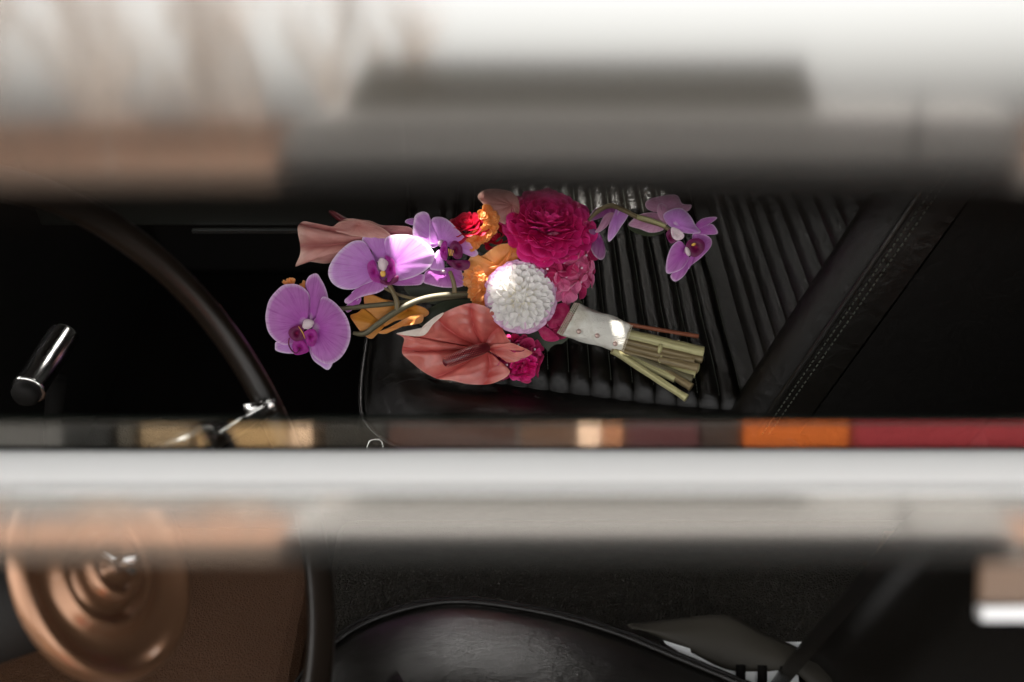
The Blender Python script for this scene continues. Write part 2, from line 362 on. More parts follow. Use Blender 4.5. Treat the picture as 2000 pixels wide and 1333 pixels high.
# ---- grey van parked behind the camera, facing -X
m_van = mat('grey_van_paint', (.105, .10, .095), .6, 0, spec=.3)
m_vg = mat('van_window_glass', (.010, .008, .004), .5, spec=.1)
m_tyre = mat('tyre_rubber', (.006, .006, .006), .9, spec=.05)
van = empty('parked_van', (.9, -5.6, GZ)); tag(van, 'grey van parked across from the car, mirrored in the glass', 'van')
prof = [(-1.15, .35), (-1.2, .95), (-1.15, 1.18), (-.97, 1.27), (-.80, 1.40), (-.70, 1.505), (.2, 1.53), (1.1, 1.515), (1.5, 1.48), (1.56, 1.35), (2.0, 1.335), (2.5, 1.30), (2.62, .9), (2.6, .35)]
vb = MB(); pc = catmull([(a, b, 0) for a, b in prof], 4)
def section(y, k):
    return [Vector((p.x, y, GZ + (p.y - .35) * k + .35)) for p in pc]
ys = [(-4.9, .96), (-4.96, 1.0), (-6.2, 1.0), (-6.3, .96)]
V = []
for y, k in ys: V += section(y, k)
vb.grid(V, len(pc), 4)
n0 = len(pc)
vb.add(section(-4.9, .96), [tuple(range(n0))]); vb.add(section(-6.3, .96), [tuple(reversed(range(n0)))])
vb.build('body', m_van, van)
wb = MB(); wb.grid([Vector((x_, -4.886, GZ + z_)) for z_, q_ in ((1.31, -.3), (1.40, 0), (1.545, 1)) for x_ in np.linspace(-.80 + .10 * q_, 1.50 - .06 * q_, 9)], 9, 3); wb.build('window', m_vg, van, smooth=False)
wb = MB(); wb.box((-1.19, -4.895, GZ + .38), (2.56, -4.87, GZ + 1.09)); wb.build('dark_fade_panel', m_tyre, van, smooth=False, bevel=.01)  # dark strip added so the van's reflection fades out downwards
wb = MB(); wb.box((2.02, -4.897, GZ + 1.13), (2.04, -4.888, GZ + 1.36)); wb.build('door_seam', M_RUBBER, van, smooth=False)
for x in (-.45, 1.85):
    wb = MB(); ring = [Vector((x + .27 * math.cos(a), -4.98, GZ + .33 + .27 * math.sin(a))) for a in np.linspace(0, 2 * PI, 25)[:-1]]
    wb.tube(ring, .075, 8, closed=True); tw = wb.build('wheel', m_tyre, van)
    wb = MB(); wb.tube([(x, -5.05, GZ + .33), (x, -4.93, GZ + .33)], .2, 20); wb.build('rim', M_SILVER, tw)

# ---- painted boxes on the pavement, seen mirrored in the strip of raised glass
BY = -2.35
def px2x(px, y): return (px - 1000) / FPX * (abs(y) + .35)
def boxthing(x0, x1, z0, z1, c, label, y=BY, rough=.6):
    m = mat('painted_wood', c, rough); bump(m, 'noise', 9, .3, .01, stretch=(1, 1, 8))
    t = empty('storage_box', ((x0 + x1) / 2, y, GZ)); tag(t, label, 'box', 'painted boxes along the kerb')
    k = 4; hgt = (z1 - z0) / k
    for i in range(k):
        b = MB(); b.box((x0, y - .25, z0 + i * hgt + .002), (x1, y, z0 + (i + 1) * hgt - .002)); b.build('plank', m, t, smooth=False)
for a, b, c, lab in [(-60, 52, (.008, .008, .007), 'black painted box at the left end of the row along the kerb'), (70, 108, (.05, .042, .03), 'narrow grey brown box between black and tan ones'),
                     (125, 242, (.22, .15, .08), 'tan box with narrow width third from the left in the row'), (258, 470, (.34, .21, .09), 'wide ochre box in the row along the kerb'),
                     (476, 528, (.62, .42, .27), 'pale peach box beside the wide ochre box'), (560, 700, (.02, .017, .012), 'low black box right of the pale peach box'),
                     (710, 1010, (.05, .018, .010), 'wide dark red brown box in the middle of the row'), (1018, 1148, (.10, .05, .028), 'brown box just left of the bright peach post'),
                     (1156, 1208, (.88, .60, .42), 'bright peach post box in the middle of the row'), (1212, 1262, (.36, .15, .07), 'rust brown box right of the bright peach one'),
                     (1270, 1440, (.07, .017, .018), 'wide maroon box in the row along the kerb'), (1450, 1536, (.03, .015, .01), 'dark brown box left of the orange box'),
                     (1546, 1794, (.42, .085, .006), 'bright orange box in the row along the kerb'), (1806, 2350, (.22, .016, .022), 'crimson box at the right end of the row')]:
    boxthing(px2x(a, BY), px2x(b, BY), GZ + .0, GZ + .60, c, lab)

# ------------------------------------------------------------------ the car: shell
def shell(name, boxes, m, label, cat='car part', bevel=0):
    b = MB()
    for lo, hi in boxes: b.box(lo, hi)
    return b
car = empty('car', (0, .8, GZ)); tag(car, 'vintage car with black upholstery seen from its driver side window', 'car')
def part(name, boxes, m, bevel=0, parent=car):
    b = MB()
    for lo, hi in boxes: b.box(lo, hi)
    return b.build(name, m, parent, smooth=False, bevel=bevel)
part('floor', [((-1.3, -.12, GZ + .12), (1.3, 1.5, GZ + .16))], M_CARPET)
part('footwell_carpet', [((-.9, .7, -.31), (-.12, 1.42, -.30))], M_CARPET)
part('far_door_panel', [((-1.3, 1.46, -.36), (1.3, 1.49, .30))], M_BLACK)
part('far_door_skin', [((-1.3, 1.495, -.36), (1.3, 1.53, .30))], M_SILVER)
part('far_window_mask', [((-1.3, 1.47, .302), (1.3, 1.49, .54)), ((-1.3, 1.47, .542), (-.16, 1.49, .795)), ((.07, 1.47, .542), (1.3, 1.49, .795))], M_BLACK)  # unseen black mask added; its opening limits the sheen on the leather
part('near_door_panel', [((-1.3, -.10, -.36), (1.3, -.07, .12))], M_BLACK)
part('near_door_skin', [((-1.3, -.14, -.36), (1.3, -.105, .12))], M_SILVER)
part('rear_bulkhead', [((1.0, -.1, -.36), (1.03, 1.46, .80))], M_BLACK)
part('dashboard', [((-1.0, -.06, -.36), (-.62, 1.455, .16))], M_BLACK, bevel=.02)
part('windscreen_light_block', [((-1.0, -.06, .17), (-.98, 1.455, .42))], M_BLACK)  # unseen panel added to hold back light through the windscreen
# roof with unseen openings added so that patches of sun fall on the bouquet
RZ = .80
def sunhit(p):                      # where the ray from p to the sun crosses the roof
    k = (RZ - p.z) / sdir.z; return p + sdir * k
holes = []
for c, hx, hy in (((806, 474, 25), .026, .016), ((978, 534, 30), .013, .011), ((1207, 650, 20), .005, .006), ((930, 428, 10), .012, .022)):
    q = sunhit(P3(c)); holes.append((q.x - hx, q.x + hx, q.y - hy, q.y + hy))
xs = sorted({-1.3, 1.3} | {h[0] for h in holes} | {h[1] for h in holes})
rb = MB(); RY0, RY1 = .13, 1.53
for x0, x1 in zip(xs[:-1], xs[1:]):
    hh_ = sorted((h[2], h[3]) for h in holes if h[0] <= x0 + 1e-6 and h[1] >= x1 - 1e-6)
    y = RY0
    for ya, yb in hh_:
        if ya > y: rb.box((x0, y, RZ), (x1, ya, RZ + .004))
        y = max(y, yb)
    rb.box((x0, y, RZ), (x1, RY1, RZ + .004))
rb.build('roof', M_BLACK, car, smooth=False)
# passenger door armrest and trims
b = MB(); b.box((-.62, 1.10, .014), (-.135, 1.13, .16)); b.build('glovebox_lid', M_TRIM, car, smooth=False, bevel=.004)
b = MB(); b.box((-.42, 1.092, .008), (-.165, 1.099, .0125)); b.build('trim_strip', M_CHROMEW, car, smooth=False)
b = MB(); b.box((.33, 1.40, .17), (.43, 1.415, .18)); b.box((.36, 1.40, .13), (.45, 1.415, .14)); b.build('door_moulding', M_CHROMEW, car, smooth=False)
part('transmission_tunnel', [((-.185, .50, -.36), (1.0, .69, -.075))], M_VINYL, bevel=.02)
part('kick_panel', [((-.95, .22, -.36), (-.20, .70, -.10))], M_BROWNV, bevel=.02)
part('driver_floor_mat', [((-.95, .02, -.352), (-.165, .498, -.20))], M_BROWNV)
part('rear_bench', [((.55, -.05, -.36), (.99, .66, -.02))], M_LEATHER2, bevel=.03)

# ------------------------------------------------------------------ seats
def smoothring(pts, n=8): return catmull(pts, n, True)
def offset(ring, d):
    m = len(ring); out = []
    for i in range(m):
        t = (ring[(i + 1) % m] - ring[i - 1]); t.z = 0; t.normalize()
        out.append(ring[i] + Vector((-t.y, t.x, 0)) * d)            # inward for a counter-clockwise ring
    return out
def cushion(ring, prof, mtl, name, parent, mid=None):
    V = []; UV = []
    rings = []
    for ins, z in prof:
        rr = offset(ring, ins)
        rings.append([Vector((p.x, p.y, z)) for p in rr])
    for j, r in enumerate(rings):
        V += r; UV += [(i / len(r), j / len(rings)) for i in range(len(r))]
    b = MB(); b.grid(V, len(ring), len(rings), UV, True)
    c = sum(rings[-1], Vector()) / len(ring); b.add(rings[-1] + [c], [(i, (i + 1) % len(ring), len(ring)) for i in range(len(ring))])
    return b.build(name, mtl, parent)
def stitches(path, parent, mtl, step=.0042, ln=.0026, rad=.00045, lift=.0004, name='stitching'):
    b = MB(); acc = 0; L_ = 0
    pts = [Vector(p) for p in path]
    s = [0]
    for i in range(1, len(pts)): s.append(s[-1] + (pts[i] - pts[i - 1]).length)
    def atl(t):
        for i in range(1, len(pts)):
            if s[i] >= t: k = (t - s[i - 1]) / max(1e-9, s[i] - s[i - 1]); return pts[i - 1].lerp(pts[i], k)
        return pts[-1]
    t = 0
    while t + ln < s[-1]:
        b.tube([atl(t), atl(t + ln)], rad, 4); t += step
    return b
ps = empty('passenger_seat', (.05, 1.0, GZ)); tag(ps, 'black leather passenger seat with narrow vertical pleats, the bouquet lying on it', 'car seat')
ringP = [(-.172, .83), (-.160, .785), (-.125, .75), (-.06, .725), (.03, .708), (.14, .700), (.235, .694), (.30, .70), (.33, .74), (.33, 1.0), (.33, 1.26), (.28, 1.31), (.1, 1.32), (-.1, 1.31), (-.165, 1.27), (-.178, 1.1), (-.176, .93)]
rp_ = smoothring([(x, y, 0) for x, y in ringP], 8)
cushion(rp_, [(.02, -.26), (.003, -.2), (-.004, -.12), (-.004, -.06), (0, -.038), (.004, -.036), (.010, -.022), (.022, -.010), (.038, -.003), (.055, -.001), (.075, -.006), (.095, -.016), (.2, -.03)], M_LEATHER, 'cushion', ps)
b = MB(); b.tube([Vector((p.x, p.y, -.037)) for p in offset(rp_, -.001)], .0032, 6, closed=True); b.build('piping', M_LEATHER2, ps)
# pleats
PW = .0232
def pleat_mesh(x0, ynear, yfar, name, parent):
    path = [(yfar, -.016), (yfar - .012, .002), (yfar - .04, .006)]
    y = yfar - .08
    while y > ynear + .06: path.append((y, .006 + .0012 * math.sin(y * 37 + x0 * 11))); y -= .03
    path += [(ynear + .045, .0055), (ynear + .026, .0042), (ynear + .012, -.001), (ynear + .005, -.0115), (ynear + .002, -.0185), (ynear - .004, -.0155), (ynear - .014, -.0145), (ynear - .026, -.020), (ynear - .036, -.031), (ynear - .040, -.040)]
    pc = catmull([(0, a, z) for a, z in path], 3)
    nu = 11; V = []; UV = []
    for j, p in enumerate(pc):
        for i in range(nu):
            u = i / (nu - 1); h = (abs(math.sin(PI * u)) ** .55)
            V.append(Vector((x0 + PW * u, p.y - .214 * PW * (u - .5) * max(0, 1 - (p.y - ynear) * 3) * (1 if p.y < ynear + .1 else 0) , p.z - .0075 + .0075 * h + .0003 * math.sin(j * 1.7 + x0 * 300) * h)))
            UV.append((u, j / len(pc)))
    b = MB(); b.grid(V, nu, len(pc), UV)
    o = b.build(name, M_LEATHER, parent)
    return [p + Vector((x0 + PW, -.0, -.0055)) for p in pc]
st = MB()
for i in range(15):
    x0 = -.098 + i * PW
    seam = pleat_mesh(x0, .822 - .214 * (x0 + .01), 1.255, 'pleat', ps)
    s_ = stitches([p + Vector((-.001, 0, .0012)) for p in seam if p.y > .822 - .214 * x0 + .012], ps, M_STITCH); st.add(s_.v, s_.f)
o = st.build('stitching', M_STITCH, ps); tag(o, kind='stuff')
# backrest of the passenger seat, leaning back (X = .265 + .28 z)
LEAN = .29
def bx(z): return .240 + .33 * z
bk = MB()
def backpt(y, z, t): return Vector((bx(z) + t, y, z))
# body: side slab with rounded corner
ringB = []
for z in np.linspace(-.06, .62, 18):
    for k, (dy, dt) in enumerate([(.0, .06), (.0, .020), (.005, .009), (.016, .002), (.032, -.002), (.050, .002), (.064, .018), (.070, .034)]):
        ringB.append(backpt(.735 + dy, z, dt))
bk.grid(ringB, 8, 18); bk.build('backrest_bolster', M_LEATHER, ps)
b = MB(); V = []
for z in np.linspace(-.06, .62, 18):
    for (dy, dt) in [(.0, .062), (.003, .30), (.05, .33), (.55, .33)]: V.append(backpt(.735 + dy, z, dt))
b.grid(V, 4, 18); b.build('backrest_side', M_SIDE, ps)
b = MB(); b.box((.20, .80, -.03), (.50, 1.25, -.02)); b.build('backrest_base', M_BLACK, ps, smooth=False)
# two lines of stitching down the side of the bolster and the seam between them
for dt in (.022, .029):
    s_ = stitches([backpt(.7338, z, dt) for z in np.linspace(-.03, .6, 30)], ps, M_STITCH, .0058, .0030, .0007)
    o = s_.build('bolster_stitching', M_STITCH, ps); tag(o, kind='stuff')
b = MB(); b.tube([backpt(.7335, z, .014) for z in np.linspace(-.05, .61, 30)], .0028, 6); b.build('bolster_piping', M_LEATHER2, ps)
st = MB()
zz = .030
for i in range(21):
    nu = 11; V = []; UV = []
    ysl = [1.26, 1.2, 1.12, 1.04, .96, .90, .86, .835, .82, .81, .80, .785]
    pcs = catmull([(0, y, 0) for y in ysl], 3)
    for j, p in enumerate(pcs):
        e = max(0, (.87 - p.y) / .072)
        for k in range(nu):
            u = k / (nu - 1); h = abs(math.sin(PI * u)) ** .55
            z = zz + PW * .98 * u - e * e * .003
            V.append(Vector((bx(z) + .012 - .0085 * h + .002 * e * e, p.y, z))); UV.append((u, j / len(pcs)))
    b = MB(); b.grid(V, nu, len(pcs), UV); b.build('pleat', M_LEATHER, ps)
    s_ = stitches([Vector((bx(zz) + .0095 + .002 * max(0, (.87 - p.y) / .072) ** 2, p.y, zz + .001 - .003 * max(0, (.87 - p.y) / .072) ** 2)) for p in pcs if p.y > .815], ps, M_STITCH, rad=.0004)
    st.add(s_.v, s_.f); zz += PW * .98
o = st.build('backrest_stitching', M_STITCH, ps); tag(o, kind='stuff')

# driver's seat
ds = empty('driver_seat', (.05, .25, GZ)); tag(ds, "black leather driver's seat with piped cushion edge, nearest the lens", 'car seat')
ringD = [(-.19, .25), (-.19, .40), (-.172, .465), (-.14, .505), (-.09, .528), (-.04, .534), (.03, .522), (.09, .502), (.14, .478), (.20, .448), (.25, .42), (.28, .36), (.28, .1), (.22, -.02), (0, -.04), (-.15, -.02), (-.19, .08)]
rd = smoothring([(x, y, 0) for x, y in reversed(ringD)], 8)
cushion(rd, [(.02, -.26), (.002, -.2), (-.004, -.1), (-.004, -.03), (0, -.012), (.004, -.013), (.012, -.006), (.026, -.001), (.045, .0045), (.07, .0100), (.10, .0135), (.13, .013), (.16, .010), (.19, .008)], M_LEATHER2, 'cushion', ds)
for off, z in ((-.001, -.010), (.0045, -.007)):
    b = MB(); b.tube([Vector((p.x, p.y, z)) for p in offset(rd, off)], .0024, 6, closed=True); b.build('piping', M_LEATHER, ds)
# driver backrest: thick rounded block leaning back, seen at the right
V = []
prof = [(.0, .02), (.01, .0), (.03, -.012), (.06, -.016), (.10, -.012), (.125, 0), (.135, .03), (.135, .35), (.10, .38), (.02, .38)]
for z in np.linspace(-.06, .27, 14):
    for (t, dy) in prof:
        V.append(Vector((.232 + .29 * z + t * .42 + 0, .47 - .0 - dy, z)))
b = MB(); b.grid(V, len(prof), 14); n_ = len(V); b.add(V[-len(prof):], [tuple(range(len(prof)))]); b.build('backrest', M_LEATHER2, ds)
# rear pleated quarter panel at the far right
rp2 = empty('rear_seat', (.75, .6, GZ)); tag(rp2, 'black pleated rear seat behind the front seats, blurred at the lower right', 'car seat')
for i in range(9):
    b = MB(); x0 = .345 + i * .03; V = []
    for j, y in enumerate(np.linspace(.10, .50, 6)):
        for k in range(9):
            u = k / 8; V.append(Vector((x0 + .0295 * u, y, -.09 + .008 * abs(math.sin(PI * u)) ** .6)))
    b.grid(V, 9, 6); b.build('pleat', M_LEATHER, rp2)
    sx = stitches([(x0 + .001, .10, -.087), (x0 + .001, .50, -.087)], rp2, M_STITCH, .006, .004, .0009)
    tag(sx.build('stitching', M_STITCH, rp2), kind='stuff')

part('rear_side_panel', [((.36, .60, -.30), (.95, .62, -.02))], mat('brown_side_card', (.16, .10, .06), .6))
b = MB(); b.box((-.2, -.004, -.006), (.2, .004, .006), T(at(2080, 1200, .90))); b.build('side_trim', M_CHROMEW, car, smooth=False)
def strip0(top, bot, d0, name, m, th=.004):
    V = [at(*top[0], d0), at(*top[1], d0), at(*bot[1], d0), at(*bot[0], d0)]; V += [v + VF * th for v in V]
    b = MB(); b.add(V, [(0, 3, 2, 1), (4, 5, 6, 7), (0, 1, 5, 4), (1, 2, 6, 5), (2, 3, 7, 6), (3, 0, 4, 7)]); return b.build(name, m, car, smooth=False)
pcd = strip0([(1922, 1080), (2100, 1080)], [(1918, 1178), (2100, 1182)], .30, 'pillar_card', mat('tan_card', (.13, .08, .05), .6))
ptr = strip0([(1918, 1187), (2100, 1185)], [(1918, 1213), (2100, 1213)], .297, 'pillar_trim', M_SILVER)
# belt strap, buckle, runner trims between the seats
bs = empty('seat_belt', onz(1400, 1230, -.04)); tag(bs, 'black seat belt strap folded over the edge of the driver seat', 'seat belt')
tp = catmull([at(*q) for q in ((1225, 1219, .875), (1290, 1212, .88), (1370, 1203, .885), (1430, 1204, .885), (1500, 1240, .88), (1570, 1272, .872), (1640, 1330, .86), (1700, 1400, .85))], 5)
bp_ = catmull([at(*q) for q in ((1240, 1226, .87), (1290, 1247, .87), (1350, 1275, .868), (1420, 1308, .865), (1490, 1312, .862), (1545, 1312, .858), (1590, 1350, .85), (1640, 1420, .84))], 5)
V = []
for a_, b_ in zip(tp, bp_):
    for k in range(9):
        u = k / 8; V.append(a_.lerp(b_, u) - VF * .006 * math.sin(PI * u))
b = MB(); b.grid(V, 9, len(tp))
o = b.build('strap', M_STRAP, bs); sm = o.modifiers.new('thick', 'SOLIDIFY'); sm.thickness = .0016
bk_ = empty('belt_buckle', onz(733, 872, -.08)); tag(bk_, 'small chrome belt buckle standing up beside the passenger seat', 'buckle')
def framet(pts, d, rad, name, parent, m, closed=False):
    b = MB(); b.tube([at(x, y, d) for x, y in pts], rad, 8, closed=closed); return b.build(name, m, parent)
framet([(717, 960), (717, 872), (722, 862), (728, 859), (741, 859), (746, 863), (748, 872), (748, 960)], 1.03, .0009, 'frame', bk_, M_CHROMEW)
b = MB(); b.tube([at(731, 905, 1.032), at(731, 872, 1.032)], .006, 4); b.build('tongue', M_BLACK, bk_)
tr_ = empty('seat_runner', at(1480, 1300, .93)); tag(tr_, 'bright metal seat runner showing below the seat belt strap', 'seat runner')
def strip(pts_top, pts_bot, d0, name, m, parent, th=.003):
    b = MB(); n = len(pts_top)
    V = [at(x, y, d0) for x, y in pts_top] + [at(x, y, d0) for x, y in pts_bot] + [at(x, y, d0 + th) for x, y in pts_top] + [at(x, y, d0 + th) for x, y in pts_bot]
    F = []
    for i in range(n - 1):
        F += [(i, n + i, n + i + 1, i + 1), (2 * n + i, 2 * n + i + 1, 3 * n + i + 1, 3 * n + i), (i, i + 1, 2 * n + i + 1, 2 * n + i), (n + i, 3 * n + i, 3 * n + i + 1, n + i + 1)]
    F += [(0, 2 * n, 3 * n, n), (n - 1, 2 * n - 1, 4 * n - 1, 3 * n - 1)]
    b.add(V, F); return b.build(name, m, parent, smooth=False)
M_RUN = mat('bright_zinc', (.86, .88, .88), .6)
strip([(1296, 1251), (1350, 1268), (1400, 1290), (1440, 1304), (1560, 1306)], [(1300, 1258), (1345, 1285), (1395, 1306), (1440, 1345), (1560, 1345)], .868, 'rail', M_RUN, tr_)
strip([(1525, 1254), (1612, 1254)], [(1575, 1284), (1612, 1300)], .88, 'plate', M_RUN, tr_)
for x in (1447, 1489, 1530):
    framet([(x, 1300), (x, 1345)], .862, .0042, 'spring', tr_, M_RUBBER)
sp = MB(); sp.box((-.0, -.05, 0), (.0, 0, 0)) if False else None

# ------------------------------------------------------------------ steering wheel
SC = Vector((-.2126, .3419, .3335)); TH, YAW, SR = .482, .0099, .1903
sw = empty('steering_wheel', SC); tag(sw, 'dark glossy steering wheel with chrome spoke and copper coloured hub', 'steering wheel')
nW = Vector((math.cos(TH) * math.cos(YAW), math.cos(TH) * math.sin(YAW), math.sin(TH))); eY = Vector((-math.sin(YAW), math.cos(YAW), 0)); e1 = nW.cross(eY)
b = MB(); b.tube([SC + (eY * math.cos(a) + e1 * math.sin(a)) * SR for a in np.linspace(0, 2 * PI, 145)[:-1]], .0092, 20, closed=True); b.build('rim', M_RIM, sw)
HB = at(262, 1090, .545)
def disc(profile, m, name, parent, n=48, c=HB, e=(.86, .86)):
    V = []
    for r, h in profile:
        for k in range(n):
            a = 2 * PI * k / n; V.append(c + (eY * math.cos(a) * e[0] + e1 * math.sin(a) * e[1]) * r + nW * h)
    b = MB(); b.grid(V, n, len(profile), None, True); return b.build(name, m, parent)
disc([(.0725, -.024), (.0735, -.018), (.071, -.014), (.067, -.014), (.064, -.017), (.056, -.023), (.046, -.024), (.042, -.021), (.040, -.018), (.036, -.016), (.033, -.019), (.031, -.024), (.0255, -.024), (.024, -.018), (.0225, -.012), (.019, -.010), (.0165, -.012), (.015, -.016), (.008, -.014), (.0001, -.0135)], M_COPPER, 'hub', sw)
disc([(.0055, -.014), (.0055, -.004), (.0035, .001), (.0001, .002)], M_CHROMEW, 'horn_button', sw, 24)
b = MB(); b.tube([HB - nW * .012 + e1 * .012, HB - nW * .009 - e1 * .010], .0022, 10); b.build('emblem_bar', M_CHROMEW, sw)
# chrome spoke from the rim to the hub
r1 = at(540, 792, .69); r0 = at(405, 868, .63); rH = at(300, 905, .575)
b = MB(); b.tube(catmull([r1, at(525, 800, .69), at(470, 832, .665), r0], 5), .0052, 12); b.build('spoke', M_RIM, sw)
b = MB(); b.tube(catmull([at(533, 786, .685), at(515, 800, .682), at(465, 828, .658), r0], 5), [.0035] * 15 + [.003], 10); b.build('spoke_trim', M_CHROMEW, sw)
b = MB(); b.tube(catmull([at(412, 858, .62), at(395, 860, .615), at(350, 880, .59), rH], 5), [.004, .006, .008] + [.0095] * 13, 12); b.build('spoke_cover', M_CHROMEW, sw)
b = MB(); b.tube([at(480, 800, .69), at(520, 794, .69)], .004, 8); b.build('rim_clip', M_CHROME, sw)
b = MB(); b.tube([HB - nW * .03, HB - nW * .30], .03, 20); b.build('column', M_BLACK, sw)

# ------------------------------------------------------------------ handbrake
hb = empty('handbrake_lever', at(90, 900, .97)); tag(hb, 'chrome handbrake grip on a dark stalk by the left edge', 'handbrake')
a_, b_ = at(54, 764, .93), at(128, 652, 1.00)
ax = (b_ - a_)
b = MB(); ks = [0, .01, .03, .06, .5, .93, .97, .99, 1.0]; rs = [.0145, .0158, .0158, .0145, .0148, .0150, .0145, .012, .008]
b.tube([a_ + ax * k for k in ks], rs, 28); b.build('grip', M_CHROME, hb)
b = MB(); b.tube([b_ - ax * .02, b_ + ax * .05], .0036, 12); b.build('button', M_CHROME, hb)
b = MB(); b.tube([a_ - ax * .12, a_ - ax * .08, a_ + ax * .005], [.0095, .0125, .0132], 24); b.build('end_cap', M_BLACK, hb)
b = MB(); b.tube([at(112, 740, 1.0), at(104, 830, 1.02), at(96, 960, 1.06)], [.010, .009, .009], 16); b.build('stalk', M_RUBBER, hb)

# ------------------------------------------------------------------ the near window: bar standing in for a reflection, strip of raised glass, lower pane, upper pane
def pane(name, px0, px1, rows, depth, mtl, label, th=.004, nx_=3):
    """rows: (image row, tilt back from upright in degrees); built from the top edge downwards as a gently bent sheet"""
    y0, t0 = rows[0]; p = at(1000, y0, depth); pts = [p]
    tl_ = [t0]
    for i in range(1, len(rows)):
        yr, tt = rows[i]; r = ray(1000, yr)
        ta = R_((tt + rows[i - 1][1]) / 2); dn = Vector((0, -math.sin(ta), -math.cos(ta)))   # going down the pane comes nearer
        q = pts[-1]
        # intersect p = q + s*dn with VC + k*r  (in the YZ plane)
        A_ = np.array([[dn.y, -r.y], [dn.z, -r.z]]); s, k = np.linalg.solve(A_, np.array([VC.y - q.y, VC.z - q.z])); pts.append(q + dn * s)
    b = MB(); n = len(pts); S = []
    for side in (0, 1):
        V = []
        for j, q in enumerate(pts):
            tt = R_(rows[j][1]); nrm = Vector((0, -math.cos(tt), math.sin(tt)))
            for xx in (px0, px1): V.append(Vector(((xx - 1000) / FPX * depth, 0, 0)) + q - nrm * (th * side))
        S.append(V)
    b.add(S[0], [(2 * j, 2 * j + 2, 2 * j + 3, 2 * j + 1) for j in range(n - 1)])
    b.add(S[1], [(2 * j, 2 * j + 1, 2 * j + 3, 2 * j + 2) for j in range(n - 1)])
    for q4 in ((S[0][0], S[0][1], S[1][1], S[1][0]), (S[0][-2], S[1][-2], S[1][-1], S[0][-1])): b.add(q4, [(0, 1, 2, 3)])
    for k in (0, 1):
        for j in range(n - 1): b.add((S[0][2 * j + k], S[1][2 * j + k], S[1][2 * j + 2 + k], S[0][2 * j + 2 + k]), [(0, 1, 2, 3)])
    o = b.build(name, mtl, None, M=T(pts[0])); o.data.materials.append(M_EDGE)
    for p_ in o.data.polygons[2 * (n - 1):]: p_.material_index = 1
    tag(o, label, 'window glass'); return pts
M_EDGE = mat('glass_edge', (.01, .012, .01), .9, spec=0)
G_UP = glass('upper_glass', .45, .08, .25, .22)
G_LIP = glass('raised_glass', .10, .045)
G_LOW = glass('lower_glass', .47, .075)
pane('window_pane', -900, 2900, [(-260, 14), (0, 14), (200, 14), (352, 14)], .10, G_UP, 'broad upper window pane mirroring bright sky, bare trees and a grey van')
pane('window_pane', -900, 2900, [(818, 16.7), (850, 16.7), (884, 16.7)], .50, G_LIP, 'narrow strip of raised window glass mirroring orange and crimson boxes')
lowrows = [(y, (PITCH + math.degrees(math.atan((y - 666.5) / FPX)) + el) / 2) for y, el in ((972, 1.75), (985, 1.65), (1005, 1.35), (1025, .95), (1045, .35), (1065, -.8), (1085, -3), (1100, -6.5))]
pane('window_pane', -900, 2900, lowrows, .20, G_LOW, 'lower window pane under the white bar mirroring the flank of the grey van')
wbz = empty('reflection_bar', at(1000, 930, .47)); tag(wbz, 'opaque white bar standing in for a reflected band of sky', 'reflection bar')  # solid bar coloured white in place of the sky's reflection
b = MB(); V = []
sl_ = MB(); xs_ = np.linspace(-.12, .12, 25); SV = []
for x_ in xs_:
    yy = 378 + 22 * max(0, -x_ / .053) ** 1.5 + 12 * max(0, x_ / .053) ** 1.5
    c_ = at(1000, min(yy, 470), .103)
    for dy_, dz_ in ((-.0012, -.0012), (-.0012, .0012), (.0012, .0012), (.0012, -.0012)): SV.append(Vector((x_, c_.y + dy_, c_.z + dz_)))
sl_.grid(SV, 4, 25, None, True)
wsl = sl_.build('dark_fade_bar', M_FADE, None, M=T(at(1000, 362, .103)), smooth=False); tag(wsl, 'black bar added to darken the foot of the upper pane reflection', 'dark bar')  # dark bar added to blacken the lower end of the upper reflection
c0, c1 = at(1000, 882, .475), at(1000, 981, .462)
upv = (c0 - c1); hh = upv.length; upv.normalize(); outv = VR.cross(upv).normalized()
if outv.dot(VF) > 0: outv = -outv
profb = []
for k in range(13):
    a = PI * k / 12; profb.append((math.cos(a) * hh / 2 * (1 if True else 0), math.sin(a) ** .6 * .006))
profb += [(-hh / 2 + .001, -.012), (hh / 2 - .001, -.012)]
mid = (c0 + c1) / 2; n = len(profb)
for xx in np.linspace(-.95, .95, 15):
    for u, o_ in profb: V.append(mid + VR * xx + upv * u + outv * (o_ + .0006 * math.sin(xx * 9)))
b.grid(V, n, 15, None, True); b.build('bar', M_SKYW, wbz)
b = MB(); b.box((-.95, -.003, -.004), (.95, .003, .0), T(at(1000, 882, .485))); b.build('seal', M_RUBBER, wbz, smooth=False)

